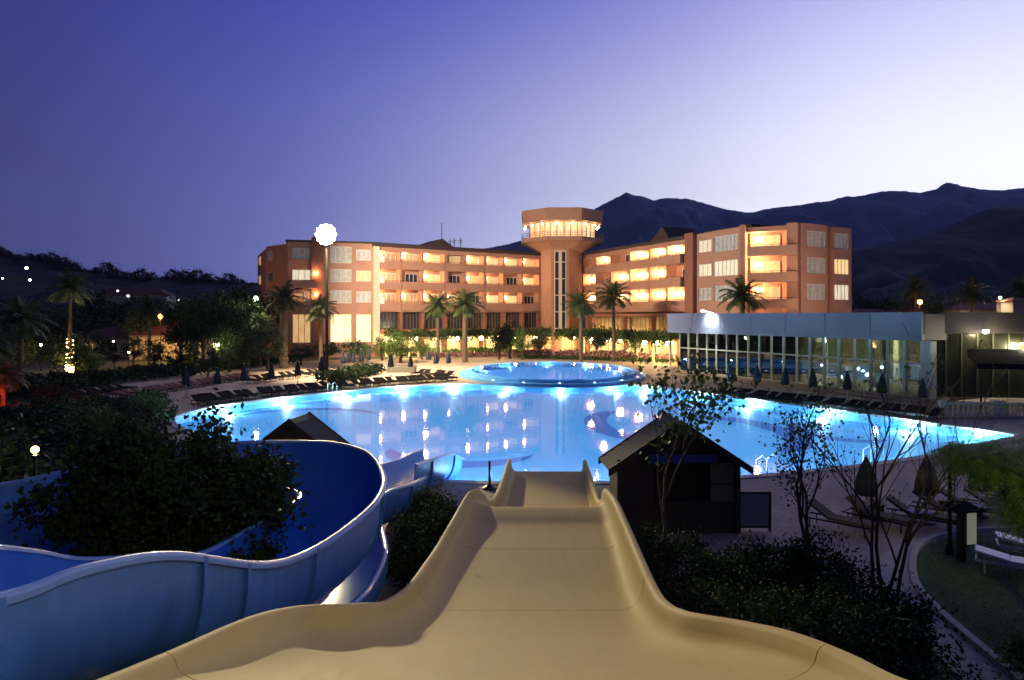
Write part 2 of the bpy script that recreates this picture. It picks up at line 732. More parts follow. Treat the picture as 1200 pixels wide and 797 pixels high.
M_WARMGLOBE = glow('warm globe', (1, .72, .38), 45)
M_LAMPW = glow('white lamp', (1, .95, .82), 14)
M_LAMPY = glow('yellow lamp', (1, .62, .2), 14)
M_LAMPO = glow('orange lamp', (1, .42, .1), 14)
M_POOLLENS = glow('underwater lamp lens', (.85, .97, 1), 12)

# ------------------------------------------------------------------ ground, pool
pool_px = [(212, 486), (250, 477), (300, 470), (350, 464), (400, 459), (450, 454), (500, 451.5), (550, 450), (600, 450), (650, 450), (700, 450), (750, 451.5),
           (800, 457), (860, 465), (920, 473), (985, 481), (1050, 490), (1110, 499), (1170, 507), (1190, 511), (1170, 517), (1120, 527), (1073, 536), (1010, 545),
           (963, 550), (880, 558), (790, 563), (700, 565.5), (600, 566), (540, 564.5), (470, 560), (400, 552), (330, 540), (262, 522), (215, 502), (203, 492)]
pool = crom([G(*p) for p in pool_px], 5, True)
# keep it a clean loop
HOLE = [(p.x, p.y) for p in pool]


def offset_loop(loop, d):
    n = len(loop)
    out = []
    area = sum(loop[i][0] * loop[(i + 1) % n][1] - loop[(i + 1) % n][0] * loop[i][1] for i in range(n))
    sg = 1 if area > 0 else -1
    for i in range(n):
        a = Vector(loop[i - 1])
        b = Vector(loop[(i + 1) % n])
        t = (b - a).normalized()
        nn = Vector((t.y, -t.x)) * sg
        out.append((loop[i][0] + nn.x * d, loop[i][1] + nn.y * d))
    return out


def sheet(name, outer, holes, z, m, kind='structure'):
    polys = [[Vector((p[0], p[1], 0)) for p in outer]] + [[Vector((p[0], p[1], 0)) for p in h] for h in holes]
    tris = tessellate_polygon(polys)
    vs = [v for pl in polys for v in pl]
    mb = MB()
    fs = []
    for a, b, c in tris:
        n = (vs[b] - vs[a]).cross(vs[c] - vs[a]).z
        fs.append((a, b, c) if n > 0 else (a, c, b))
    mb.add([(v.x, v.y, z) for v in vs], fs)
    o = mb.build(name, m)
    tag(o, kind=kind)
    return o


BIG = 14000
sheet('ground', [(-7000, -400), (7000, -400), (7000, 6100), (-7000, 6100)], [HOLE], 0.0, m_ground())
cop_out = offset_loop(HOLE, .38)
pave_outer = [(-5, 10), (4, 12.5), (9, 16.0), (12.0, 17.2), (16.5, 19.5), (30, 19.5), (60, 24), (60, 50), (52, 60), (40, 84), (34, 84), (24, 100), (13, 116), (2, 118), (-16, 104),
              (-30, 98), (-40, 74), (-38, 60), (-33, 50), (-25, 44), (-21.5, 38), (-14, 28), (-9, 22)]
sheet('terrace_paving', pave_outer, [cop_out], .006, M_PAVE)
mb = MB()
n = len(HOLE)
n_hole = n
rows = []
inn = offset_loop(HOLE, -.05)
for i in list(range(n)) + [0]:
    a, b = HOLE[i], cop_out[i]
    c = inn[i]
    rows.append([(c[0], c[1], -.06), (c[0], c[1], .05), (b[0], b[1], .05), (b[0], b[1], -.02)])
mb.grid(rows)
tag(mb.build('pool_coping', M_COPING), kind='structure')
# basin
POOL_D = .62
mb = MB()
rows = []
for i in list(range(n)) + [0]:
    a = HOLE[i]
    rows.append([(a[0], a[1], .0), (a[0], a[1], -POOL_D)])
mb.grid(rows)
o = mb.build('pool_wall', M_TILE)
tag(o, kind='structure')
sheet('pool_floor', HOLE, [], -POOL_D, M_TILE)
sheet('water', offset_loop(HOLE, -.0), [], -.07, M_WATER)


def crescent(cx, cy, rx, ry, a0, a1, wmax, rot=0.0, nseg=26):
    """tapering curved stroke"""
    out, inn_ = [], []
    for i in range(nseg + 1):
        t = i / nseg
        a = a0 + (a1 - a0) * t
        w = wmax * math.sin(PI * t) ** .7 + .02
        for lst, k in ((out, 1 + w / 2), (inn_, 1 - w / 2)):
            x, y = rx * k * math.cos(a), ry * k * math.sin(a)
            lst.append((cx + x * math.cos(rot) - y * math.sin(rot), cy + x * math.sin(rot) + y * math.cos(rot)))
    return out + inn_[::-1]


def motif(loops):
    mb = MB()
    for lp in loops:
        vs = [Vector((p[0], p[1], 0)) for p in lp]
        for a, b, c in tessellate_polygon([vs]):
            nrm = (vs[b] - vs[a]).cross(vs[c] - vs[a]).z
            o_ = len(mb.v)
            mb.v.extend([(vs[k].x, vs[k].y, -POOL_D + .006) for k in (a, b, c)])
            mb.f.append((o_, o_ + 1, o_ + 2) if nrm > 0 else (o_, o_ + 2, o_ + 1))
            mb.m.append(0)
    return tag(mb.build('pool_floor', M_TILE_D), kind='structure')


def FP(px, py):
    g = G(px, py, -POOL_D)
    return g.x, g.y


c1 = FP(365, 486)
c2 = FP(545, 528)
c3 = FP(735, 497)
c4 = FP(860, 508)
c5 = FP(665, 535)
c6 = FP(985, 505)
motif([crescent(c1[0], c1[1] - 2, 5.2, 5.0, R(30), R(165), .22),
       crescent(c2[0], c2[1] + .8, 4.0, 4.2, R(185), R(330), .35),
       crescent(c3[0] + 1, c3[1], 3.0, 6.0, R(100), R(260), .5),
       crescent(c4[0] - .3, c4[1] + .4, 3.6, 6.2, R(-75), R(105), .42),
       crescent(c6[0], c6[1], 2.5, 3.5, R(120), R(300), .4)])

# underwater lamps
pool_lamp_px = [(262, 476, 1), (338, 467, 1), (405, 459, 1), (470, 454, 1), (535, 452, 1), (590, 451, .8), (645, 451, .8), (700, 451, .8), (760, 453, 1), (812, 460, 1), (872, 468, 1), (965, 480, 1), (1068, 494, 1), (1140, 505, .8),
                (1090, 531, .7), (985, 546, .8), (885, 556, .9), (790, 562, .9), (700, 564, .9), (640, 564, .9), (575, 564, .9), (500, 560, .8), (420, 552, .8), (320, 535, .8), (232, 505, .8)]
cxp, cyp = sum(p[0] for p in HOLE) / n, sum(p[1] for p in HOLE) / n
lamp0 = None
cnt = 0
for px, py, k in pool_lamp_px:
    g = G(px, py)
    best = min(range(n), key=lambda i: (HOLE[i][0] - g.x) ** 2 + (HOLE[i][1] - g.y) ** 2)
    q = Vector((HOLE[best][0], HOLE[best][1]))
    i1 = offset_loop(HOLE, -.1)[best]
    i2 = offset_loop(HOLE, -.75)[best]
    d = (Vector(i2) - Vector(i1)).normalized()
    zz = -.26
    rz = math.atan2(d.y, d.x)
    if lamp0 is None:
        t0 = thing('pool_light', 'x', 'pool light', (i1[0], i1[1], zz), 'underwater lamps round the pool wall')
        M4 = Matrix.Rotation(PI / 2, 4, 'Y')
        b1 = MB()
        b1.lathe([(.20, 0), (.20, .05), (.15, .08)], n=16)
        b1.v = [tuple(M4 @ Vector(v)) for v in b1.v]
        b1.build('housing', M_FRAME_W, t0, world=False)
        b2 = MB()
        b2.lathe([(.14, .082), (.10, .10), (.02, .11)], n=16)
        b2.v = [tuple(M4 @ Vector(v)) for v in b2.v]
        b2.build('lens', M_POOLLENS, t0, world=False)
        lamp0 = t0
        t = t0
        t.rotation_euler = (0, 0, rz)
    else:
        t = dup(lamp0, (i1[0], i1[1], zz), rz)
    t['label'] = 'underwater lamp in the pool wall, lamp %s clockwise from the garden end' % ['one', 'two', 'three', 'four', 'five', 'six', 'seven', 'eight', 'nine', 'ten', 'eleven', 'twelve', 'thirteen', 'fourteen', 'fifteen', 'sixteen', 'seventeen', 'eighteen', 'nineteen', 'twenty', 'twenty-one', 'twenty-two', 'twenty-three', 'twenty-four', 'twenty-five'][cnt]
    cnt += 1
    D = g.y
    light('POINT', 'lamp_light', (i2[0], i2[1], -.30), 1000 * k * (1.0 if D > 40 else .75), (.55, .86, 1.0), None, size=.12)

# added area light under the surface, stands in for light scattered by the water
_unused = [(330, 505), (420, 490), (520, 480), (620, 475), (720, 480), (820, 490), (920, 505), (1030, 515), (480, 520), (600, 520), (700, 520), (850, 530), (960, 530), (560, 548)]

wl = light('AREA', 'pool_scatter_fill', (1, 44.5, -.10), 5600, (.50, .80, 1.0), None, size=50)
wl.data.shape = 'ELLIPSE'
wl.data.size_y = 42
# raised round pool with steps
RC = Vector((4.4, 76.0, 0))
RX, RY = 9.2, 12.5
W_ = 44


def ell(k, z, add=0.0):
    return [(RC.x + (RX * k + add) * math.cos(2 * PI * i / W_), RC.y + (RY * k + add) * math.sin(2 * PI * i / W_), z) for i in range(W_)]


mb = MB()
for rings in ([ell(1, -.6, 2.0), ell(1, -.02, 2.0), ell(1, -.02, 1.0), ell(1, .24, 1.0), ell(1, .24, .0), ell(1, .55, 0), ell(1, .55, -.35), ell(1, .05, -.35)],):
    mb.grid(rings, closed=True)
rp_ = thing('raised_pool', 'round raised pool with tiled steps spilling towards the big pool', 'pool', (RC.x, RC.y, 0))
mb.build('basin_wall', M_TILE, rp_)
mb = MB()
mb.add(ell(1, .05, -.35), [tuple(range(W_))])
mb.build('basin_floor', M_TILE, rp_)
mb = MB()
mb.add(ell(1, .50, -.33), [tuple(range(W_))])
mb.build('water_surface', M_WATER, rp_)
for k in range(10):
    a = 2 * PI * k / 10 + .3
    light('POINT', 'lamp_light', (RC.x + (RX - 1.2) * math.cos(a), RC.y + (RY - 1.2) * math.sin(a), .3), 300, (.5, .7, 1.0), rp_, size=.12)
wl2 = light('AREA', 'pool_scatter_fill', (RC.x, RC.y, .48), 1500, (.55, .72, 1.0), rp_, size=16)  # second added fill, for the scattered light of the round pool
wl2.data.shape = 'ELLIPSE'
wl2.data.size_y = 22
for k in range(7):
    a = PI + PI * (k + .5) / 7
    light('POINT', 'lamp_light', (RC.x + (RX + 2.6) * math.cos(a), RC.y + (RY + 2.6) * math.sin(a), -.25), 420, (.7, .9, 1.0), rp_, size=.12)
mb = MB()
for k in range(9):
    a = PI + PI * (k + .5) / 9
    mb.lathe([(.12, 0), (.12, .06), (.05, .09)], (RC.x + (RX + .5) * math.cos(a), RC.y + (RY + .5) * math.sin(a), .24), 10)
mb.build('step_lamp', glow('step lamp lens', (.7, .85, 1), 2.5), rp_)

# lawn, path
lawn_px = [(1085, 640), (1076, 652), (1074, 668), (1079, 690), (1100, 715), (1137, 748), (1192, 794), (1240, 840), (1500, 840), (1400, 640), (1250, 628), (1150, 628), (1110, 632)]
lawn = [(G(*p).x, G(*p).y) for p in lawn_px]
sheet('lawn', lawn, [], .05, M_GRASS)
kerb_line = [G(*p) for p in [(1250, 624), (1160, 624), (1110, 630), (1085, 640), (1076, 652), (1074, 668), (1079, 690), (1100, 715), (1137, 748), (1192, 794), (1240, 840)]]
kc = crom(kerb_line, 6)
mb = MB()
rows = []
for i, p in enumerate(kc):
    a = kc[max(i - 1, 0)]
    b = kc[min(i + 1, len(kc) - 1)]
    t = (b - a).normalized()
    nn = Vector((t.y, -t.x, 0)) * -1
    p0, p1 = p - nn * .0, p - nn * .16
    rows.append([(p0.x, p0.y, -.02), (p0.x, p0.y, .13), (p1.x, p1.y, .13), (p1.x, p1.y, -.02)])
mb.grid(rows)
tag(mb.build('kerb', M_STONE), kind='structure')
path_px = [(1060, 632), (1100, 628), (1082, 640), (1073, 652), (1071, 668), (1076, 692), (1097, 718), (1134, 751), (1189, 797), (1237, 843), (1190, 860), (1120, 790), (1060, 730), (1035, 690), (1030, 655)]
sheet('path', [(G(*p).x, G(*p).y) for p in path_px], [], .012, M_STONE)

# ------------------------------------------------------------------ mountains
from mathutils import noise as mnoise


def ridge(name, prof, D, front, back, m, amp, rows_f=26, rows_b=6, step=6, x_extra=400, rough=.35, base=0.0, crest=.0):
    px0, px1 = prof[0][0], prof[-1][0]
    xs = np.arange(px0, px1 + step, step)
    pys = np.interp(xs, [p[0] for p in prof], [p[1] for p in prof])
    rows = []
    for j in range(rows_f + rows_b + 1):
        if j <= rows_f:
            t = j / rows_f
            y = D - front * (1 - t)
            f = t ** 1.25
        else:
            t = 1 + (j - rows_f) / rows_b
            y = D + back * (t - 1)
            f = 1 - .8 * (t - 1)
        row = []
        for px, py in zip(xs, pys):
            x = (px - 600) / F * D
            zr = H - (py - HY) * D / F
            nz = mnoise.fractal(Vector((x / D * 9, y / D * 9, 3.1)), 1.0, 2.1, 6)
            gully = abs(mnoise.fractal(Vector((x / D * 14, y / D * 5, 9.7)), .9, 2.0, 5))
            env = math.sin(PI * min(1, max(0, f))) if j <= rows_f else 0
            z = zr * f + amp * (nz * .8 - gully * .9) * env + crest * mnoise.noise(Vector((x / D * 160, y / D * 160, 0))) * (1 if f > .5 else 0)
            row.append((x, y, max(base - 2, z) if j else -2))
        rows.append(row)
    mb = MB()
    mb.grid(rows)
    o = mb.build(name, m, smooth=True)
    return tag(o, kind='structure')


M_MTN = mat('haze tinted mountain rock and scrub', (.13, .15, .22), .95, var=.55, scale=.006, bump=.0)  # blue of the distant haze mixed into the base colour
M_HILL = mat('dark wooded hill', (.018, .026, .016), .95, var=.6, scale=.02)
far_prof = [(430, 330), (520, 300), (560, 293), (596, 286), (614, 281), (650, 272), (680, 258), (701, 242), (710, 238), (717, 234), (726, 230), (734, 225), (741, 229), (749, 229), (767, 235), (775, 232.5), (783, 232),
            (806, 233), (825, 238), (849, 245), (868, 248), (880, 249.5), (895, 245.5), (912, 243), (943, 239.5), (955, 237), (970, 236), (982, 232.5), (991, 230), (1000, 230.5), (1012, 229), (1022, 226.5), (1033, 224.5),
            (1047, 223.5), (1060, 224), (1080, 226), (1098, 221), (1104, 216.5), (1110, 214), (1118, 215), (1127, 218), (1150, 222), (1175, 223), (1200, 220), (1260, 214), (1340, 222), (1500, 240)]
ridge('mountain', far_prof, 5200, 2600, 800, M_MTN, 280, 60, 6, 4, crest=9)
ridge('hill', [(860, 352), (930, 322), (1000, 292), (1037, 285), (1087, 274), (1105, 268), (1125, 259), (1140, 251), (1160, 244), (1180, 242), (1200, 241), (1300, 232), (1450, 245), (1600, 262)], 1900, 1300, 600, M_HILL, 60, 34, 6, 4, crest=5)
lh = [(-500, 300), (-250, 292), (-80, 290), (0, 297), (21, 300), (48, 300), (69, 307), (90, 314), (99, 318), (112, 316), (133, 322), (152, 326), (171, 327), (208, 325), (240, 327), (280, 331), (299, 331), (400, 345), (520, 358)]
ridge('hill', lh, 620, 420, 300, M_HILL, 14, 30, 6, 4, crest=1.6)

# ------------------------------------------------------------------ hotel
roofz = 17.75
z0, sh = 7.7, 3.3


class Wall:
    def __init__(s, pa, da, pb, db):
        s.A = Vector((PX(pa, da), da))
        s.B = Vector((PX(pb, db), db))
        s.L = (s.B - s.A).length
        s.u = (s.B - s.A).normalized()
        s.n = Vector((s.u.y, -s.u.x))

    def at(s, px):
        k = (px - 600) / F
        # A.x + t u.x = k (A.y + t u.y)
        return (k * s.A.y - s.A.x) / (s.u.x - k * s.u.y)

    def p(s, u, v, z):
        q = s.A + s.u * u + s.n * v
        return (q.x, q.y, z)

    def box(s, mb, u0, u1, v0, v1, za, zb, mi=0):
        mb.hexa([s.p(u0, v1, za), s.p(u1, v1, za), s.p(u1, v0, za), s.p(u0, v0, za), s.p(u0, v1, zb), s.p(u1, v1, zb), s.p(u1, v0, zb), s.p(u0, v0, zb)], mi)


hotel = thing('hotel_building', 'salmon coloured four storey hotel with round lookout tower between two lit balcony wings', 'hotel', (0, 120, 0))
WARM = (1.0, .50, .20)


def globe(w, u, v, z, power, r=.33, par=None):
    mb = MB()
    q = w.p(u, v, z)
    mb.sphere(q, r, 10, 6)
    mb.box(q[0] - .05, q[0] + .05, q[1] + .0, q[1] + r + .12, q[2] + r * .6, q[2] + r * .6 + .08)
    o = mb.build('wall_lamp', M_WARMGLOBE, par or hotel)
    light('POINT', 'lamp_light', w.p(u, v + r + .25, z), power * 1.15, WARM, par or hotel, size=r)
    return o


def balcony(w, ua, ub, k, lit=1, lampu=None, proud=.5, back=1.6, doorlit=None, power=260, par_h=1.0):
    z = z0 + k * sh
    mb = MB()
    w.box(mb, ua + .03, ub - .03, proud - .16, proud, z - .35, z + par_h)
    w.box(mb, ua + .03, ub - .03, -.3, proud - .163, z - .30, z - .003)
    if proud > .3:
        w.box(mb, ua + .03, ua + .17, 0.003, proud - .163, z, z + par_h - .003)
        w.box(mb, ub - .17, ub - .03, 0.003, proud - .163, z, z + par_h - .003)
    b = mb.build('balcony', M_SALMON, hotel)
    mb = MB()
    w.box(mb, ua + .05, ub - .05, proud - .10, proud - .05, z + par_h + .12, z + par_h + .17)
    for i in range(4):
        uu = ua + .1 + (ub - ua - .2) * i / 3
        w.box(mb, uu - .02, uu + .02, proud - .10, proud - .06, z + par_h, z + par_h + .12)
    mb.build('railing', M_RAIL, b)
    # glass door at the back of the recess
    L_ = ub - ua
    d0, d1 = ua + L_ * .36, ub - L_ * .08
    mb = MB()
    w.box(mb, d0, d1, -back + .01, -back + .05, z, z + 2.35)
    mtt = M_LIT[doorlit] if doorlit is not None else (M_DARKGLASS)
    d = mb.build('balcony_door', mtt, hotel)
    mb = MB()
    nn = 3
    for i in range(nn + 1):
        uu = d0 + (d1 - d0) * i / nn
        w.box(mb, uu - .035, uu + .035, -back + .052, -back + .09, z, z + 2.35)
    w.box(mb, d0 - .035, d1 + .035, -back + .052, -back + .088, z + 2.35, z + 2.43)
    mb.build('frame', M_FRAME_W, d)
    # small furniture silhouette: a chair back behind the parapet
    if lit:
        u_ = ua + L_ * .2
        globe(w, u_, -back + .35, z + 2.05, power)


def window(w, ua, ub, za, zb, m, v=0.0, nmull=2, name='window', par=None):
    par = par or hotel
    mb = MB()
    w.box(mb, ua, ub, v - .20, v - .14, za, zb)
    g = mb.build(name, m, par)
    mb = MB()
    t = .07
    w.box(mb, ua, ub, v - .137, v - .06, zb - t, zb)
    w.box(mb, ua, ub, v - .137, v - .06, za, za + t)
    for i in range(nmull + 1):
        uu = ua + (ub - ua) * i / nmull
        w.box(mb, max(ua, uu - t / 2), min(ub, uu + t / 2), v - .136, v - .062, za + t + .002, zb - t - .002)
    mb.build('frame', M_FRAME_W, g)
    mb = MB()
    w.box(mb, ua - .1, ub + .1, v - .05, v + .09, za - .12, za - .005)
    mb.build('sill', M_SALMON, g)
    return g


def holed(w, mb, ua, ub, za, zb, openings, v0=-.35, v1=0.0, mi=0):
    """solid wall skin with rectangular openings, butted pieces. openings in columns sharing the same u range: [(u0,u1,[(z0,z1),..])]"""
    cur = ua
    for (a, b, zs) in sorted(openings):
        if a > cur:
            w.box(mb, cur, a, v0, v1, za, zb, mi)
        zc = za
        for (p, q) in sorted(zs):
            if p > zc:
                w.box(mb, a, b, v0, v1, zc, p, mi)
            zc = q
        if zc < zb:
            w.box(mb, a, b, v0, v1, zc, zb, mi)
        cur = b
    if cur < ub:
        w.box(mb, cur, ub, v0, v1, za, zb, mi)


BACKD = 13.0
# ---- wing beside the floodlight (runs from the garden block to the tower)
WL = Wall(440, 108, 634, 125)
bpx = [441, 470, 495.5, 522, 546, 568, 590.5, 612.5, 632.5]
bl = [WL.at(p) for p in bpx]
mb = MB()
BK = 1.6
WL.box(mb, -.2, WL.L + 1, -BACKD, -BK, 0, roofz - .3)                       # body
WL.box(mb, bl[0], WL.L + .3, -BK + .003, .05, roofz - .95, roofz - .3)                  # top band
WL.box(mb, bl[0], WL.L + .3, -BK + .003, .05, z0 - .6, z0 - .36)           # base band
for i, u in enumerate(bl):
    hw = .30 if i in (0, 3, 5, 8) else .16
    WL.box(mb, u - hw, u + hw, -BK + .003, .20 if hw > .2 else .0, z0 - .355, roofz - .955)
mb.build('wing_wall', M_SALMON, hotel)
mb = MB()
WL.box(mb, -.5, WL.L + .2, -BACKD - .4, .75, roofz - .297, roofz + .12)
WL.box(mb, -.5, WL.L + .2, -BACKD + 1.5, -1.5, roofz + .123, roofz + .55)
mb.build('roof', M_ROOF, hotel)
pat = {  # (bay, level): (lit, door index, lamp side)
}
litL = [[1, 1, 1, 0, 1, 1, 1, 1], [1, 0, 1, 0, 1, 1, 0, 1], [1, 1, 1, 1, 0, 1, 1, 0]]     # top to bottom
doorL = [[2, 0, 1, 0, 1, 1, 1, 0], [0, None, 1, None, 0, 0, None, 1], [2, 2, 1, 0, None, 1, 1, None]]
for lv in range(3):
    for i in range(8):
        k = 2 - lv
        side = bl[i + 1] - .75
        balcony(WL, bl[i], bl[i + 1], k, litL[lv][i], side, proud=.35 if i % 2 else .0 + .2, doorlit=doorL[lv][i], power=(240 if i in (0, 2, 4) else 110))
# ground floor glazing
mb = MB()
g0, g1 = bl[0] + .3, bl[8]
for i in range(8):
    a, b = bl[i] + .2, bl[i + 1] - .2
    m_ = MB()
    WL.box(m_, a, b, -.9, -.8, 4.3, z0 - .7)
    gp = m_.build('window', M_DARKGLASS, hotel)
    m_ = MB()
    for q in range(7):
        uu = a + (b - a) * q / 6
        WL.box(m_, uu - .03, uu + .03, -.797, -.75, 4.3, z0 - .7)
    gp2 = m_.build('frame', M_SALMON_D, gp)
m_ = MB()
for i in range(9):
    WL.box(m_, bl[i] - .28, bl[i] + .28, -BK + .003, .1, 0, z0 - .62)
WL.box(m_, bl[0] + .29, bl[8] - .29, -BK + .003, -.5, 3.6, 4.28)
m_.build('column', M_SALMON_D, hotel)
m_ = MB()
WL.box(m_, bl[0] + .3, bl[8] - .3, -BK + .01, -BK + .06, .3, 3.5)
m_.build('restaurant_window', M_LIT[1], hotel)

# ---- corner block beside the garden
WK = Wall(337, 104.6, 440, 108)
us = {p: WK.at(p) for p in (337, 340, 364, 374, 380, 412, 415, 419, 435, 440)}
mb = MB()
op = [(us[340] + .3, us[364], [(z0 + k * sh + .9, z0 + k * sh + 2.6) for k in (0, 1, 2)] + [(2.3, 6.7)]),
      (us[380] + .9, us[412], [(z0 + k * sh + .75, z0 + k * sh + 2.75) for k in (0, 1)] + [(z0 + 2 * sh + .4, z0 + 2 * sh + 3.0), (2.3, 6.7)]),
      (us[415] + .3, us[435], [(z0 + k * sh + .9, z0 + k * sh + 2.6) for k in (0, 1, 2)] + [(2.3, 6.7)])]
holed(WK, mb, 0, WK.L, 0, roofz + .1, op, -.5, .0)
WK.box(mb, .2, WK.L, -11, -2.0, 0, roofz)
for zf in (z0 - .3, z0 + sh - .3, z0 + 2 * sh - .3, roofz - .35):
    WK.box(mb, .2, WK.L - .2, -1.99, -.503, zf, zf + .25)
mb.build('wing_wall', M_SALMON, hotel)
mats_k = [[M_CURTAIN, M_LITPALE, M_CURTAIN], [M_CURTAIN, M_CURTAIN, M_LITPALE], [M_LIT[2], M_CURTAIN, M_CURTAIN]]
for k in range(3):
    lv = 2 - k
    for j, (a, b, zs) in enumerate(op):
        za, zb = zs[k]
        window(WK, a + .02, b - .02, za + .01, zb - .01, [M_CURTAIN, M_CURTAIN, M_CURTAIN, M_LITPALE, M_CURTAIN, M_CURTAIN, M_LIT[2], M_CURTAIN, M_CURTAIN][((lv) * 3 + j)] if not (lv == 1 and j == 2) else M_LIT[1], v=0, nmull=4 if j == 1 else 3)
for (a, b, zs) in op:
    m_ = MB()
    WK.box(m_, a + .02, b - .02, -.44, -.40, 2.35, 6.68)
    wn = m_.build('lobby_window', lit_window('lobby light', (1.0, .62, .22), (1.0, .85, .48), 1.9) if a > 3 else M_LIT[0], hotel)
    m_ = MB()
    for q in range(4):
        uu = a + .05 + (b - a - .1) * q / 3
        WK.box(m_, uu - .04, uu + .04, -.397, -.33, 2.35, 6.68)
    m_.build('frame', M_CREAM, wn)
# projecting balconies on the block
for k in range(2):
    m_ = MB()
    a, b = us[340] - .1, us[374] - .3
    z = z0 + k * sh
    WK.box(m_, a, b, 1.15, 1.3, z - .3, z + .75)
    WK.box(m_, a, b, .003, 1.147, z - .3, z - .05)
    bb = m_.build('balcony', M_SALMON, hotel)
    m_ = MB()
    WK.box(m_, a, b, 1.2, 1.25, z + .9, z + .96)
    m_.build('railing', M_RAIL, bb)
    globe(WK, us[374] - .5, .30, z + 2.0, 260, .24)
# chimney-like pier and the lit white corner column with square panels
mb = MB()
WK.box(mb, us[364] + .15, us[380] - .1, .003, .5, 0, roofz + .9)
mb.build('pier', M_SALMON_D, hotel)
mb = MB()
WL.box(mb, -.55, .45, .25, .75, 2.0, roofz - .35)
mb.build('corner_column', M_CREAM, hotel)
m_ = MB()
for k in range(3):
    WL.box(m_, .55, 1.35, .22, .40, z0 + k * sh + .7, z0 + k * sh + 1.7)
m_.build('light_panel', lit_window('light panel', (.95, .78, .55), (1, .85, .65), 1.1), hotel)
# oblique garden end
WG = Wall(312, 109, 337, 104.6)
WH = Wall(302, 123, 312, 109)
mb = MB()
WG.box(mb, 0, WG.L, -3, 0, 0, roofz - .2)
WH.box(mb, 0, WH.L - .1, -4, 0.0, 0, roofz - .5)
mb.build('wing_wall', M_SALMON, hotel)
for k in range(3):
    window(WG, .9, 2.1, z0 + k * sh + .9, z0 + k * sh + 2.4, M_CURTAIN if k != 1 else M_DARKGLASS, v=.24, nmull=2)
    window(WH, 4.0, 6.6, z0 + k * sh + .9, z0 + k * sh + 2.4, M_LIT[0] if k else M_DARKGLASS, v=.24, nmull=2)
mb = MB()
WK.box(mb, -.3, WK.L + .3, -11.3, .35, roofz + .103, roofz + .38)
mb.build('roof', M_ROOF, hotel)

# ---- wing beyond the tower
WR = Wall(683, 125, 868, 87.5)
rpx = [684, 698.5, 717, 738, 762, 781.5, 806]
rl = [WR.at(p) for p in rpx]
uP0, uP1, uE = WR.at(806), WR.at(817), WR.L
mb = MB()
WR.box(mb, -1, uE, -BACKD, -BK, 0, roofz - .3)
WR.box(mb, 0, uP0, -BK + .003, .05, roofz - .95, roofz - .3)
WR.box(mb, 0, uP0, -BK + .003, .05, z0 - .6, z0 - .36)
for i, u in enumerate(rl):
    WR.box(mb, u - .17, u + .17, -BK + .003, .22 if i % 2 == 0 else 0, z0 - .355, roofz - .955)
ow = [(uP1 + .3, WR.at(834), [(z0 + k * sh + .9, z0 + k * sh + 2.6) for k in range(3)]),
      (WR.at(837), uE - .5, [(z0 + k * sh + .75, z0 + k * sh + 2.8) for k in range(3)])]
holed(WR, mb, uP1, uE, 0, roofz + .15, ow, -.5, .05)
for zf in (z0 - .3, z0 + sh - .3, z0 + 2 * sh - .3):
    WR.box(mb, uP1 + .1, uE - .1, -BK + .003, -.503, zf, zf + .25)
mb.build('wing_wall', M_SALMON, hotel)
mb = MB()
WR.box(mb, uP0 + .2, uP1 - .003, -1.5, .75, 0, roofz + .35)
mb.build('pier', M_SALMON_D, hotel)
mb = MB()
WR.box(mb, 0, uP0 + .1, -BACKD - .3, .75, roofz - .297, roofz + .12)
WR.box(mb, 1, uE, -BACKD + 1.5, -1.8, roofz + .16, roofz + .6)
mb.build('roof', M_ROOF, hotel)
for k in range(3):
    for (a, b, zs), mtx in zip(ow, ((M_LITPALE if k else M_CURTAIN), (M_CURTAIN if k != 1 else M_LITPALE))):
        window(WR, a + .02, b - .02, zs[k][0] + .01, zs[k][1] - .01, mtx, v=.05, nmull=3 if a < uP1 + 1 else 6)
litR = [[0, 1, 0, 1, 1, 1], [1, 0, 1, 1, 1, 0], [1, 0, 1, 1, 1, 1]]
doorR = [[None, 1, None, 1, 0, 1], [0, None, 0, 1, 0, None], [None, None, 1, 1, 0, 1]]
prR = [[.2, .2, .2, .2, .2, 1.3], [.2, 1.0, .2, .2, .2, 1.3], [.2, .2, .2, .2, .2, .2]]
for lv in range(3):
    for i in range(6):
        balcony(WR, rl[i], rl[i + 1], 2 - lv, litR[lv][i], rl[i] + 1.2, proud=prR[lv][i], doorlit=doorR[lv][i], power=(380 if i in (3, 5) else 150))
# ground floor canopy and curtained glazing
mb = MB()
WR.box(mb, rl[1], uP1 + 3.5, -.4, 2.4, z0 - 1.3, z0 - .95)
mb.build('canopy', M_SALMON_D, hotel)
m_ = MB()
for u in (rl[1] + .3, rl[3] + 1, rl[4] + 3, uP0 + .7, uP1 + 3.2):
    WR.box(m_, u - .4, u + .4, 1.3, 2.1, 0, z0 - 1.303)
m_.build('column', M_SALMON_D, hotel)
for i in range(1, 6):
    m_ = MB()
    WR.box(m_, rl[i] + .2, rl[i + 1] - .2, -.3, -.2, 2.8, z0 - 1.4)
    gp = m_.build('window', mat('amber curtains', (.32, .24, .11), .8, var=.4, scale=1.5, emit=(.55, .38, .13), estr=.12), hotel)
    m_ = MB()
    for q in range(5):
        uu = rl[i] + .2 + (rl[i + 1] - rl[i] - .4) * q / 4
        WR.box(m_, uu - .04, uu + .04, -.197, -.15, 2.8, z0 - 1.4)
    m_.build('frame', M_SALMON_D, gp)
m_ = MB()
WR.box(m_, rl[0], uP0, -.9, -.7, .3, 2.7)
m_.build('restaurant_window', M_LIT[1], hotel)

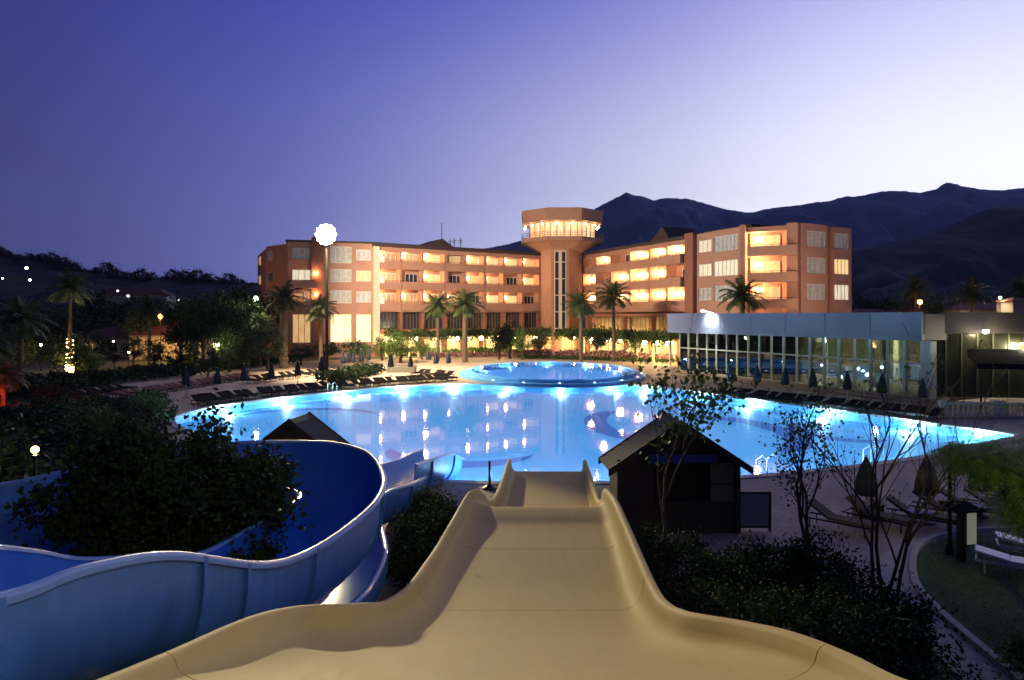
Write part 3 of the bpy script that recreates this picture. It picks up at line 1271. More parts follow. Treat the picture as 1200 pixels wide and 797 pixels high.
# ---- end block with corner balconies
WE = Wall(868, 87.5, 935, 84.3)
WF = Wall(935, 84.3, 997, 89)
e = {p: WE.at(p) for p in (874, 878, 912, 922, 925)}
mb = MB()
WE.box(mb, 0, e[874], -8, .55, 0, roofz + .3)
WE.box(mb, e[874], e[922], -8, -1.8, 0, roofz)
WE.box(mb, e[874] + .003, e[922], -1.797, .0, roofz - .6, roofz - .0)
WE.box(mb, e[922] + .003, WE.L, -8, .2, 0, roofz + .25)
of = [(WF.at(944), WF.at(966), [(z0 + k * sh + .8, z0 + k * sh + 2.8) for k in range(3)])]
holed(WF, mb, .3, WF.at(968), 0, roofz + .22, of, -.5, .20)
of2 = [(WF.at(977), WF.at(994), [(z0 + k * sh + .8, z0 + k * sh + 2.8) for k in range(3)])]
holed(WF, mb, WF.at(975), WF.L, 0, roofz + .12, of2, -.5, .12)
WF.box(mb, .35, WF.L - .1, -7, -.9, 0, roofz)
mb.build('wing_wall', M_SALMON, hotel)
mb = MB()
WF.box(mb, WF.at(968) + .01, WF.at(975) - .01, -.88, -.3, 0, roofz - .2)
mb.build('pier', M_SALMON_D, hotel)
for k in range(3):
    window(WF, of[0][0] + .02, of[0][1] - .02, of[0][2][k][0] + .01, of[0][2][k][1] - .01, M_CURTAIN, v=.2, nmull=4)
    window(WF, of2[0][0] + .02, of2[0][1] - .02, of2[0][2][k][0] + .01, of2[0][2][k][1] - .01, M_LIT[1] if k == 1 else (M_LITPALE if k == 0 else M_CURTAIN), v=.12, nmull=4)
    z = z0 + k * sh
    m_ = MB()
    WE.box(m_, e[878], e[925] + 1.1, 1.45, 1.6, z - .35, z + .85)
    WE.box(m_, e[878], e[925] + 1.1, .003, 1.447, z - .33, z - .05)
    WE.box(m_, e[925] + .95, e[925] + 1.1, .25, 1.447, z - .05, z + .85)
    bb = m_.build('balcony', M_SALMON, hotel)
    m_ = MB()
    WE.box(m_, e[878], e[925] + 1.1, 1.5, 1.55, z + 1.0, z + 1.05)
    for q in range(7):
        uu = e[878] + .05 + (e[925] + 1.0 - e[878]) * q / 6
        WE.box(m_, uu - .02, uu + .02, 1.5, 1.54, z + .85, z + 1.0)
    m_.build('railing', M_RAIL, bb)
    m_ = MB()
    WE.box(m_, e[878] + .4, e[912], -1.78, -1.7, z, z + 2.5)
    dd = m_.build('balcony_door', M_LIT[1 if k else 0], hotel)
    m_ = MB()
    for q in range(4):
        uu = e[878] + .4 + (e[912] - e[878] - .4) * q / 3
        WE.box(m_, uu - .04, uu + .04, -1.697, -1.65, z, z + 2.5)
    m_.build('frame', M_FRAME_W, dd)
    globe(WE, e[878] + .9, -1.1, z + 2.1, 480, .3)

# ---- lookout tower
TC = Vector((PX(658, 124.5), 124.5))
mb = MB()
foot = [(PX(634, 123), 123), (PX(646, 119.5), 119.5), (PX(667, 119.5), 119.5), (PX(682, 123), 123), (PX(682, 130), 131), (PX(634, 130), 131)]
mb.prism(foot, 0, 19.4)
mb.build('tower_shaft', M_SALMON, hotel)
mb = MB()
xa, xb = PX(650.5, 119.5), PX(662.5, 119.5)
mb.box(xa, xb, 119.38, 119.497, 3.0, 17.6)
tw = mb.build('tower_window', M_DARKGLASS, hotel)
mb = MB()
xm = (xa + xb) / 2
mb.box(xm - .28, xm + .28, 119.1, 119.377, 2.6, 17.75)
mb.box(xa - .16, xa, 119.30, 119.497, 2.6, 17.75)
mb.box(xb, xb + .16, 119.30, 119.497, 2.6, 17.75)
mb.box(xa - .16, xb + .16, 119.3, 119.497, 17.753, 17.95)
for k in range(5):
    mb.box(xa + .002, xm - .282, 119.34, 119.379, 4.2 + k * 2.9, 4.35 + k * 2.9)
    mb.box(xm + .282, xb - .002, 119.34, 119.379, 4.2 + k * 2.9, 4.35 + k * 2.9)
mb.build('frame', M_CREAM, tw)
ph = PI / 8
mb = MB()
mb.lathe([(3.4, 17.6), (6.9, 19.3), (7.9, 19.5), (7.9, 20.2), (6.4, 20.2)], (TC.x, TC.y, 0), 8, ph=ph)
mb.build('tower_deck', M_SALMON, hotel)
mb = MB()
for zz_ in (20.45, 20.75, 21.05):
    mb.tube([(TC.x + 7.8 * math.cos(ph + a * PI / 4), TC.y + 7.8 * math.sin(ph + a * PI / 4), zz_) for a in range(9)], .035, 5, cap=False)
for a in range(8):
    for s_ in range(5):
        t = s_ / 5
        p = Vector((math.cos(ph + a * PI / 4), math.sin(ph + a * PI / 4))).lerp(Vector((math.cos(ph + (a + 1) * PI / 4), math.sin(ph + (a + 1) * PI / 4))), t) * 7.8
        mb.tube([(TC.x + p.x, TC.y + p.y, 20.2), (TC.x + p.x, TC.y + p.y, 21.1)], .03, 5)
mb.build('deck_railing', M_RAIL, hotel)
mb = MB()
mb.lathe([(6.2, 20.2), (6.2, 22.9)], (TC.x, TC.y, 0), 8, ph=ph, cap=False)
tg = mb.build('tower_glazing', lit_window('tower lounge', (.8, .3, .08), (1, .75, .42), 1.4, .8), hotel)
mb = MB()
for a in range(8):
    for s_ in range(4):
        t = s_ / 4
        p = Vector((math.cos(ph + a * PI / 4), math.sin(ph + a * PI / 4))).lerp(Vector((math.cos(ph + (a + 1) * PI / 4), math.sin(ph + (a + 1) * PI / 4))), t) * 6.27
        mb.tube([(TC.x + p.x, TC.y + p.y, 20.2), (TC.x + p.x, TC.y + p.y, 22.9)], .07, 5)
mb.build('frame', M_SALMON_D, tg)
mb = MB()
mb.lathe([(6.0, 22.9), (7.6, 23.0), (7.85, 25.1), (7.3, 25.2), (3, 25.5)], (TC.x, TC.y, 0), 8, ph=ph)
mb.build('tower_roof', M_SALMON, hotel)
for k in range(16):
    a = 2 * PI * k / 16 + .2
    if math.sin(a) > .35:
        continue
    q = (TC.x + 6.75 * math.cos(a), TC.y + 6.75 * math.sin(a), 22.5)
    light('POINT', 'lamp_light', q, 260, (1, .50, .20), hotel, size=.15)
    m_ = MB()
    m_.sphere(q, .16, 8, 6)
    m_.build('ceiling_lamp', M_WARMGLOBE, hotel)

# dormers and antennas on the roof
for (w, px, hgt, wd) in ((WL, 520, 1.5, 3.2), (WR, 760, 2.2, 2.6)):
    u = w.at(px)
    mb = MB()
    a, b, c = w.p(u - wd, -2, roofz + .4), w.p(u + wd, -2, roofz + .4), w.p(u + .8, -2, roofz + .4 + hgt)
    a2, b2, c2 = w.p(u - wd, -8, roofz + .4), w.p(u + wd, -8, roofz + .4), w.p(u + .8, -8, roofz + .4 + hgt)
    mb.add([a, b, c, a2, b2, c2], [(0, 1, 2), (5, 4, 3), (0, 2, 5, 3), (2, 1, 4, 5), (1, 0, 3, 4)])
    mb.build('dormer', M_ROOF, hotel)
for px, zt in ((530, 22.6), (545, 20.2), (552.5, 20.3), (540, 19.9)):
    u = WL.at(px)
    q = WL.p(u, -4, roofz)
    mb = MB()
    mb.tube([q, (q[0], q[1], zt)], .07, 5)
    if zt < 21:
        mb.tube([(q[0] - .4, q[1], zt - .5), (q[0] + .4, q[1], zt - .5)], .05, 4)
        mb.tube([(q[0] - .3, q[1], zt - .9), (q[0] + .3, q[1], zt - .9)], .05, 4)
    mb.build('antenna', M_BLACK, hotel)

# ------------------------------------------------------------------ pergola terrace in front of the hotel
ORD = ['first', 'second', 'third', 'fourth', 'fifth', 'sixth', 'seventh', 'eighth', 'ninth', 'tenth', 'eleventh', 'twelfth', 'thirteenth', 'fourteenth', 'fifteenth', 'sixteenth', 'seventeenth', 'eighteenth',
       'nineteenth', 'twentieth', 'twenty-first', 'twenty-second', 'twenty-third', 'twenty-fourth', 'twenty-fifth', 'twenty-sixth', 'twenty-seventh', 'twenty-eighth', 'twenty-ninth', 'thirtieth', 'thirty-first', 'thirty-second', 'thirty-third', 'thirty-fourth', 'thirty-fifth', 'thirty-sixth', 'thirty-seventh', 'thirty-eighth', 'thirty-ninth', 'fortieth']


def pergola(w, ua, ub, v0, v1, label, nb):
    t = thing('pergola', label, 'pergola', w.p((ua + ub) / 2, (v0 + v1) / 2, 0))
    mb = MB()
    for i in range(nb + 1):
        u = ua + (ub - ua) * i / nb
        for v in (v0, v1):
            mb = MB()
            w.box(mb, u - .12, u + .12, v - .12, v + .12, 0, 3.2)
            mb.build('post', M_CREAM, t)
    mb = MB()
    w.box(mb, ua - .3, ub + .3, v0 - .1, v0 + .1, 3.203, 3.45)
    w.box(mb, ua - .3, ub + .3, v1 - .1, v1 + .1, 3.203, 3.45)
    for i in range(nb * 4 + 1):
        u = ua + (ub - ua) * i / (nb * 4)
        w.box(mb, u - .06, u + .06, v0 - .3, v1 + .3, 3.453, 3.6)
    mb.build('beam', M_WOOD, t)
    n_ = int((ub - ua) * 260)
    uu = RNG.uniform(ua - .5, ub + .5, n_)
    vv = RNG.uniform(v0 - .3, v1 + .7, n_)
    zz_ = 3.75 + RNG.normal(0, .25, n_) + .25 * np.sin(uu * 1.3)
    hang = RNG.random(n_) < .3
    vv[hang] = v1 + RNG.uniform(0, .6, hang.sum())
    zz_[hang] -= RNG.random(hang.sum()) ** 1.6 * 1.1
    pts = [Vector(w.p(a, b, c)) - t.location for a, b, c in zip(uu, vv, zz_)]
    me = leaf_mesh('creeper', [tuple(p) for p in pts], .38, M_LEAF2, .7)
    mesh_obj('creeper', me, t)
    return t


pg1 = pergola(WL, bl[0] + 1, WL.L + 1, 1.5, 5.0, 'creeper covered pergola with hanging lamps below the garden wing', 8)
pg2 = pergola(WR, 1.0, uP1 + 3, 3.2, 6.8, 'creeper covered pergola with hanging lamps below the wing behind the pavilion', 9)
hl = None
k_ = 0
for (w, us_, v, nm) in ((WL, np.linspace(bl[0] + 2, WL.L, 9), 3.2, 'garden wing'), (WR, np.linspace(2, uP1 + 1, 11), 5.0, 'wing behind the pavilion')):
    for i, u in enumerate(us_):
        q = w.p(u + rnd(-.3, .3), v + rnd(-1, 1.2), 2.75)
        if hl is None:
            hl = thing('hanging_lamp', 'x', 'lamp', q, 'lamps hanging under the pergolas')
            m_ = MB()
            m_.sphere((0, 0, 0), .34, 10, 6)
            m_.build('globe', M_WARMGLOBE, hl, world=False)
            m_ = MB()
            m_.tube([(0, 0, .24), (0, 0, .85)], .02, 5)
            m_.build('cord', M_BLACK, hl, world=False)
            t = hl
        else:
            t = dup(hl, q)
        t['label'] = 'globe lamp under the pergola of the %s, %s from the %s' % (nm, ORD[i], 'floodlight' if w is WL else 'tower')
        light('POINT', 'lamp_light', (q[0], q[1], q[2] - .4), rnd(900, 1500), (1, .66, .22), None, size=.2)


def bed(name, label, cat, pts_w, m, size, aspect=.7, kind='stuff'):
    me = leaf_mesh(name, pts_w, size, m, aspect)
    o = mesh_obj(name, me)
    return tag(o, label, cat, kind=kind)


def band_points(line, width, h, n_, zj=.15):
    """points through a low hedge along a ground polyline"""
    ln = [Vector(p) for p in line]
    seg = [(ln[i + 1] - ln[i]).length for i in range(len(ln) - 1)]
    tot = sum(seg)
    out = []
    for _ in range(n_):
        d = random.random() * tot
        i = 0
        while i < len(seg) - 1 and d > seg[i]:
            d -= seg[i]
            i += 1
        p = ln[i].lerp(ln[i + 1], d / seg[i])
        t = (ln[i + 1] - ln[i]).normalized()
        nn = Vector((t.y, -t.x, 0))
        hh = h * (.75 + .35 * mnoise.noise(Vector((p.x * .7, p.y * .7, 1.3))))
        q = p + nn * rnd(-width / 2, width / 2)
        out.append((q.x, q.y, hh * random.random() ** .55 + .02))
    return out


fl = [G(600, 419), G(660, 420), G(720, 421.5), G(792, 424)]
bed('flower_bed', 'reddish flowering shrubs in a low band before the pergola', 'flower bed', band_points(fl, 3.0, 1.5, 7000), M_FLOWER, .30)
bed('hedge_plants', 'clipped green bedding under the flowering shrubs', 'hedge', band_points([G(610, 420), G(660, 421), G(720, 422.5), G(790, 425.5)], 3.4, .6, 3000), M_LEAF2, .28)
fl2 = [G(505, 419), G(550, 418), G(600, 418)]
bed('flower_bed', 'mixed low planting around the two lit palms', 'flower bed', band_points(fl2, 2.5, .8, 2200), M_FLOWER, .28)
bed('hedge_plants', 'yellow green shrubs lit from behind beside the garden wing', 'hedge', band_points([G(420, 418), G(470, 417), G(600, 416)], 3.0, 1.6, 4200), M_LEAF3, .32)

# ------------------------------------------------------------------ glass pavilion
PT = 6.75
WV = Wall(797, 77.0, 1083, 51.5)       # glazed front
pav = thing('glass_pavilion', 'glass walled pavilion with grey blue metal fascia beside the big pool', 'pavilion', (26, 64, 0))
mb = MB()
WV.box(mb, -.3, WV.L + .4, -16, .6, 0, .30)
WV.box(mb, -.6, WV.L + .6, .603, 1.6, 0, .16)
mb.build('plinth', M_CONC, pav)
mb = MB()
WV.box(mb, 0, WV.L, -16, -.25, .303, .34)
mb.build('floor', mat('pavilion floor tiles', (.22, .19, .15), .25, var=.2, scale=1), pav)
GZ0, GZ1, GZM = .36, 4.55, 2.9
fz0 = 4.6
# fascia of separate panels
uL, uR = -1.3, WV.L + .35
npan = 7
for i in range(npan):
    a = uL + (uR - uL) * i / npan
    b = uL + (uR - uL) * (i + 1) / npan
    mb = MB()
    WV.box(mb, a + .035, b - .035, .55, .80, fz0 + .55, PT - .0)
    WV.box(mb, a + .02, b - .02, .45, .78, fz0, fz0 + .53)
    mb.build('fascia_panel', M_PANELBLUE, pav)
mb = MB()
WV.box(mb, uL + .03, uR - .03, -16, .447, fz0 + .05, PT - .12)
mb.build('roof', M_PANELBROWN, pav)
mb = MB()
nm_ = 19
for i in range(nm_ + 1):
    u = WV.L * i / nm_
    th = .07 if i % 2 else .11
    WV.box(mb, max(0, u - th), min(WV.L, u + th), -.10, .12, .303, fz0 - .003)
WV.box(mb, .12, WV.L - .12, -.08, .10, GZM - .06, GZM + .06)
WV.box(mb, .12, WV.L - .12, -.08, .10, .31, .40)
mb.build('mullion', M_MULLION, pav)
for i in range(nm_):
    a, b = WV.L * i / nm_ + .11, WV.L * (i + 1) / nm_ - .11
    for za, zb in ((.41, GZM - .065), (GZM + .065, fz0 - .005)):
        mb = MB()
        WV.box(mb, a, b, -.01, .005, za, zb)
        mb.build('glass_pane', MATS['pavilion glass'], pav)
# corner column, left return and interior
mb = MB()
WV.box(mb, WV.L - .02, WV.L + .75, -.3, .42, .3, fz0 - .003)
mb.build('corner_column', mat('greenish white column', (.55, .58, .54), .6), pav)
mb = MB()
for u, v in [(4, -4), (10, -4.5), (16, -4), (22, -4.2), (28, -4), (7, -10), (19, -10), (30, -10)]:
    q = WV.p(u, v, 0)
    mb.lathe([(.28, .34), (.28, fz0)], (q[0], q[1], 0), 14)
mb.build('column', M_CREAM, pav)
mb = MB()
WV.box(mb, 0, WV.L, -15.9, -15.6, .34, fz0)
mb.build('back_wall', mat('pavilion back wall', (.30, .22, .14), .8, var=.35, scale=.5), pav)
mb = MB()
for i in range(8):
    u = 2.5 + i * 3.9
    WV.box(mb, u, u + 2.2, -15.55, -15.45, .34, 3.6)
mb.build('drape', mat('green grey drapes', (.22, .25, .18), .85, var=.4, scale=1.2), pav)
for i, (u, v) in enumerate([(5, -7), (12, -8), (19, -7), (26, -8), (32, -6)]):
    q = WV.p(u, v, fz0 - .25)
    m_ = MB()
    m_.lathe([(.35, 0), (.4, .12)], q, 14)
    m_.build('ceiling_lamp', glow('dim ceiling lamp', (1, .8, .5), 5), pav)
    light('POINT', 'lamp_light', (q[0], q[1], q[2] - .3), 800, (.95, .88, .6), pav, size=.3)
# white spot washing the fascia
q = WV.p(WV.at(840), 1.9, PT + .1)
m_ = MB()
m_.tube([WV.p(WV.at(840), .5, PT), WV.p(WV.at(840), 1.7, PT + .25)], .04, 6)
m_.lathe([(.12, 0), (.18, .22)], (q[0], q[1], q[2]), 10)
m_.build('fascia_lamp', M_LAMPW, pav)
light('SPOT', 'lamp_light', (q[0], q[1], q[2] - .05), 1400, (1, .97, .9), pav, size=.12, spot=R(115), blend=.9, aim=WV.p(WV.at(840), .5, PT - 1.2))
# side wall facing the garden path
WS = Wall(1085, 52.0, 1330, 50)
mb = MB()
WS.box(mb, 0, WS.L, -.5, -.25, 5.15, PT)
mb.build('side_fascia', M_PANELBROWN, pav)
for i in range(14):
    a, b = .5 + i * 1.1, .5 + (i + 1) * 1.1
    m_ = MB()
    WS.box(m_, a + .05, b - .05, -.45, -.42, .3, 5.1)
    m_.build('side_pane', mat('olive side glazing', (.045, .045, .022), .3, var=.6, scale=.6), pav)
mb = MB()
for i in range(15):
    a = .5 + i * 1.1
    WS.box(mb, a - .05, a + .05, -.46, -.36, .3, 5.147)
mb.build('side_mullion', mat('olive frame', (.16, .17, .09), .5), pav)
q = WS.p(WS.at(1152), .35, 5.55)
m_ = MB()
m_.lathe([(.08, 0), (.22, .1), (.22, .28)], (q[0], q[1], q[2] - .4), 10)
m_.build('side_lamp', M_LAMPW, pav)
light('POINT', 'lamp_light', (q[0], q[1] - .35, q[2] - .45), 120, (1, .86, .5), pav, size=.15)

# black awning bar with furniture
aw = thing('awning', 'black fabric awning on posts beside the pavilion side wall', 'awning', WS.p(7, 2, 0))
AU0, AU1 = WS.at(1098), WS.at(1290)
m_ = MB()
pts = []
for v, z in ((.2, 3.95), (2.8, 3.55), (5.2, 3.15)):
    pts.append([WS.p(AU0 + (.3 if v > 4 else 2.0 if v < 1 else .8), v, z), WS.p(AU1, v, z)])
m_.grid(pts)
o = m_.build('awning_cloth', M_AWN, aw)
so = o.modifiers.new('s', 'SOLIDIFY')
so.thickness = .06
m_ = MB()
WS.box(m_, AU0 + .3, AU1, 5.1, 5.2, 2.85, 3.2)
m_.build('valance', M_AWN, aw)
m_ = MB()
for u in (AU0 + .6, AU0 + 5, AU0 + 9.5):
    q = WS.p(u, 5.0, 0)
    m_.tube([(q[0], q[1], 0), (q[0], q[1], 3.0)], .06, 8)
m_.build('post', M_BLACK, aw)

# ------------------------------------------------------------------ balustrade
def baluster_run(pa, pb, label):
    w = Wall(pa, 43.4, pb, 43.4)
    t = thing('balustrade', label, 'balustrade', w.p(w.L / 2, 0, 0))
    m_ = MB()
    w.box(m_, 0, w.L, -.13, .13, .86, .98)
    w.box(m_, 0, w.L, -.12, .12, .0, .14)
    m_.build('rail', M_CREAM, t)
    for a, b in ((-.36, -.003), (w.L + .003, w.L + .36)):
        m_ = MB()
        w.box(m_, a, b, -.18, .18, 0, 1.12)
        m_.build('pillar', M_CREAM, t)
    n_ = max(3, int(w.L / .30))
    for i in range(n_):
        q = w.p(w.L * (i + .5) / n_, 0, 0)
        b_ = MB()
        b_.lathe([(.07, .143), (.07, .2), (.04, .26), (.085, .42), (.05, .66), (.07, .78), (.07, .857)], q, 8)
        b_.build('baluster', M_CREAM, t, smooth=True)
    return t


baluster_run(1108, 1162, 'cream stone balustrade section next to the pavilion corner')
baluster_run(1176, 1260, 'cream stone balustrade section before the black awning running out of view')

# ------------------------------------------------------------------ sand coloured slide
XC = [(0, -.15), (4.5, -.05), (6, .0), (10.7, .37), (14.5, .71), (17.5, .88), (20.5, 1.08), (27, 1.47)]
ZF = [(0, 4.75), (2.2, 4.55), (3.5, 4.2), (5, 3.62), (6.5, 3.05), (8, 2.55), (9.5, 2.12), (10.7, 1.88), (12.5, 1.66), (14.5, 1.55), (16.4, 1.47), (17.0, 1.54), (17.5, 1.57), (18.0, 1.46), (18.4, 1.3), (19, 1.05), (20, .72), (21, .55), (23, .44), (25, .36), (27.2, .30)]
HWF = [(0, 1.3), (3, 1.2), (5, 1.15), (7, 1.15), (9, 1.22), (10.7, 1.28), (14.5, 1.28), (27.2, 1.28)]
LX = [(0, -2.75), (2.5, -2.70), (4.5, -2.80), (5.8, -2.76), (7, -2.64), (8, -2.5), (8.7, -2.05), (9.5, -1.72), (10.5, -1.52), (12, -1.45), (13.8, -1.36), (16.3, -1.18), (17.5, -1.07), (18.2, -.9), (19, -.62), (20.5, -.42), (27.2, -.06)]
LZ = [(0, 5.3), (2.5, 4.7), (4.5, 4.04), (5.8, 3.68), (7, 3.40), (8, 3.08), (9, 2.70), (9.5, 2.52), (10.5, 2.36), (12, 2.16), (13.8, 1.98), (16.3, 1.92), (17.5, 1.93), (18.2, 1.86), (19, 1.35), (20.5, 1.12), (24, .92), (27.2, .78)]
RX_ = [(0, 3.2), (2.5, 2.8), (4.5, 2.5), (5.2, 2.54), (6, 2.44), (6.8, 2.28), (8, 1.98), (8.8, 1.98), (10, 2.05), (12, 2.2), (14.5, 2.36), (17, 2.47), (18.2, 2.46), (19, 2.46), (20.5, 2.52), (27.2, 2.86)]
RZ = [(0, 5.7), (2.5, 4.9), (4.5, 4.1), (5.2, 3.9), (6, 3.7), (6.8, 3.44), (8, 3.03), (8.8, 2.77), (10, 2.50), (12, 2.28), (14.5, 2.12), (17, 2.0), (18.2, 1.88), (19, 1.35), (20.5, 1.05), (24, .9), (27.2, .76)]


def hermite(tab):
    xs = [p[0] for p in tab]
    ys = [p[1] for p in tab]
    n_ = len(xs)
    ms = []
    ds = [(ys[i + 1] - ys[i]) / (xs[i + 1] - xs[i]) for i in range(n_ - 1)]
    for i in range(n_):
        if i == 0:
            ms.append(ds[0])
        elif i == n_ - 1:
            ms.append(ds[-1])
        elif ds[i - 1] * ds[i] <= 0:
            ms.append(0)
        else:
            ms.append(2 * ds[i - 1] * ds[i] / (ds[i - 1] + ds[i]))

    def f(x):
        x = min(max(x, xs[0]), xs[-1])
        i = 0
        while i < n_ - 2 and x > xs[i + 1]:
            i += 1
        h = xs[i + 1] - xs[i]
        t = (x - xs[i]) / h
        return ((2 * t ** 3 - 3 * t * t + 1) * ys[i] + (t ** 3 - 2 * t * t + t) * h * ms[i] + (-2 * t ** 3 + 3 * t * t) * ys[i + 1] + (t ** 3 - t * t) * h * ms[i + 1])
    return f


fXC, fZF, fHW, fLX, fLZ, fRX, fRZ = [hermite(t) for t in (XC, ZF, HWF, LX, LZ, RX_, RZ)]


def slide_ring(y):
    xc, zf, hw, lx, lz, rx, rz = [f(y) for f in (fXC, fZF, fHW, fLX, fLZ, fRX, fRZ)]
    top = []
    zl = lz
    # outward rolled lip
    def side(xr, zr, xe, sgn):
        pts = [(xr + sgn * .13, zr - .13), (xr + sgn * .125, zr - .04), (xr + sgn * .09, zr + .005), (xr + sgn * .04, zr + .02), (xr, zr), (xr - sgn * .03, zr - .04)]
        x0, zz0 = xr - sgn * .04, zr - .07
        for k in range(1, 12):
            th = (PI / 2) * k / 11
            c, s_ = math.cos(th), math.sin(th)
            pts.append((xe - (xe - x0) * c ** .85, zz0 - (zz0 - zf) * s_ ** .9 if s_ > 0 else zz0))
        return pts
    L_ = side(lx, lz, xc - hw, -1)
    R__ = side(rx, rz, xc + hw, 1)
    mid = [(xc - hw + 2 * hw * k / 10, zf) for k in range(1, 10)]
    prof = L_ + mid + R__[::-1]
    inner = [Vector((p[0], y, p[1])) for p in prof]
    outer = []
    n_ = len(prof)
    for i, p in enumerate(prof):
        a = prof[max(0, i - 1)]
        b = prof[min(n_ - 1, i + 1)]
        dx, dz = b[0] - a[0], b[1] - a[1]
        l = math.hypot(dx, dz) or 1
        outer.append(Vector((p[0] + dz / l * .025, y, p[1] - dx / l * .025)))
    return inner + outer[::-1]


sand = thing('sand_slide', 'wide sand coloured water slide running straight down from the viewer into the pool', 'water slide', (0, 4, 0))
cuts = [1.9, 5.55, 10.7, 14.5, 17.6, 20.2, 27.2]
for i in range(len(cuts) - 1):
    a, b = cuts[i] + (.009 if i else 0), cuts[i + 1] - .009
    steps = max(4, int((b - a) / .14))
    rows = [slide_ring(a + (b - a) * k / steps) for k in range(steps + 1)]
    mb = MB()
    mb.grid(rows, closed=True)
    nn_ = len(rows[0])
    o_ = len(mb.v)
    mb.f.append(tuple(range(nn_ - 1, -1, -1)))
    mb.m.append(0)
    mb.f.append(tuple(o_ - nn_ + k for k in range(nn_)))
    mb.m.append(0)
    mb.build('slide_section', M_SAND, sand, smooth=True, auto=50)
    if i:
        # joint: thin flange under the gap
        r = slide_ring(cuts[i])
        h_ = len(r) // 2
        mb = MB()
        up = [p + Vector((0, 0, -.016)) for p in r[:h_]]
        mb.grid([[p + Vector((0, -.05, 0)) for p in up], [p + Vector((0, .05, 0)) for p in up]])
        mb.build('joint_strip', mat('darker sand joint', (.30, .24, .13), .6), sand)  # strip in a darker sand tone, seen through the joint
for y in (5, 9, 13.5, 17.8, 22, 26):
    m_ = MB()
    for s_ in (-1, 1):
        x = fXC(y) + s_ * 1.0
        m_.tube([(x, y, 0), (x, y, fZF(y) - .06)], .09, 10)
    m_.tube([(fXC(y) - 1.05, y, fZF(y) - .12), (fXC(y) + 1.05, y, fZF(y) - .12)], .06, 8)
    m_.build('support', M_FRAME_W, sand)

# ------------------------------------------------------------------ blue flumes
def flume(name, label, stations, seams, sub=6, lip=.06, nth=18, flange_every=None, power=1.0):
    """stations: (outer rim xyz, inner rim xyz, depth)"""
    O = crom([s[0] for s in stations], sub)
    I = crom([s[1] for s in stations], sub)
    Dd = crom([(s[2], 0, 0) for s in stations], sub)
    t = thing(name, label, 'water slide', (O[0].x, O[0].y, 0))

    def ring(i, grow=0.0, th_=.03):
        o, n_ = O[i], I[i]
        d = Dd[i].x
        mid = (o + n_) / 2
        hv = (n_ - o) / 2
        hl_ = hv.length
        pin, pout = [], []
        for k in range(nth + 1):
            th = PI * k / nth
            c, s_ = math.cos(th), math.sin(th)
            sc = abs(s_) ** .8
            cc = math.copysign(abs(c) ** .8, c)
            pin.append(mid - hv * cc * (1 + grow / hl_) + Vector((0, 0, -1)) * (sc * (d + grow)))
            pout.append(mid - hv * cc * (1 + (grow + th_) / hl_) + Vector((0, 0, -1)) * (sc * (d + grow + th_)))
        return pin, pout
    segs = [0] + [int(round(s * sub)) for s in seams] + [len(O) - 1]
    for a, b in zip(segs[:-1], segs[1:]):
        rows = []
        for i in range(a, b + 1):
            pin, pout = ring(i)
            rows.append(pin + pout[::-1])
        mi = [0] * (nth) + [1] * (nth + 2)
        mb = MB()
        mb.grid(rows, mi=mi + [1] * 10, closed=True)
        mb.build('flume_section', [M_BLUE_IN, M_BLUE_OUT], t, smooth=True, auto=60)
        if b != segs[-1]:
            mb = MB()
            pin, pout = ring(b, .03, .07)
            o, n_ = O[b], I[b]
            d = (O[min(b + 1, len(O) - 1)] - O[b - 1]).normalized() * .035
            rr = pin + pout[::-1]
            mb.grid([[p - d for p in rr], [p + d for p in rr]], closed=True)
            rr2 = len(rr)
            for base, flip in ((0, 1), (rr2, 0)):
                for k in range(nth):
                    q = (base + k, base + k + 1, base + rr2 - 2 - k, base + rr2 - 1 - k)
                    mb.f.append(q if flip == 0 else q[::-1])
                    mb.m.append(0)
            mb.build('joint_flange', M_BLUE_OUT, t)
    for line, sg in ((O, -1), (I, 1)):
        rows = []
        for i in range(len(line)):
            hv = (I[i] - O[i]).normalized() * sg
            p = line[i]
            rows.append([p - hv * .025 + Vector((0, 0, -.02)), p - hv * .015 + Vector((0, 0, .02)), p + hv * .03 + Vector((0, 0, .03)), p + hv * .075 + Vector((0, 0, .02)), p + hv * .095 + Vector((0, 0, -.02)), p + hv * .09 + Vector((0, 0, -.065)), p + hv * .07 + Vector((0, 0, -.065)), p + hv * .065 + Vector((0, 0, -.015))])
        mb = MB()
        mb.grid(rows, closed=True)
        for base in (0, (len(rows) - 1) * 8):
            mb.f.append(tuple(base + k for k in range(8)))
            mb.m.append(0)
        mb.build('rim', M_BLUE_LIP, t, smooth=True, auto=60)
    return t, O, I, Dd


def PZ(px, py, z):
    d = F * (H - z) / (py - HY)
    return Vector(((px - 600) / F * d, d, z))


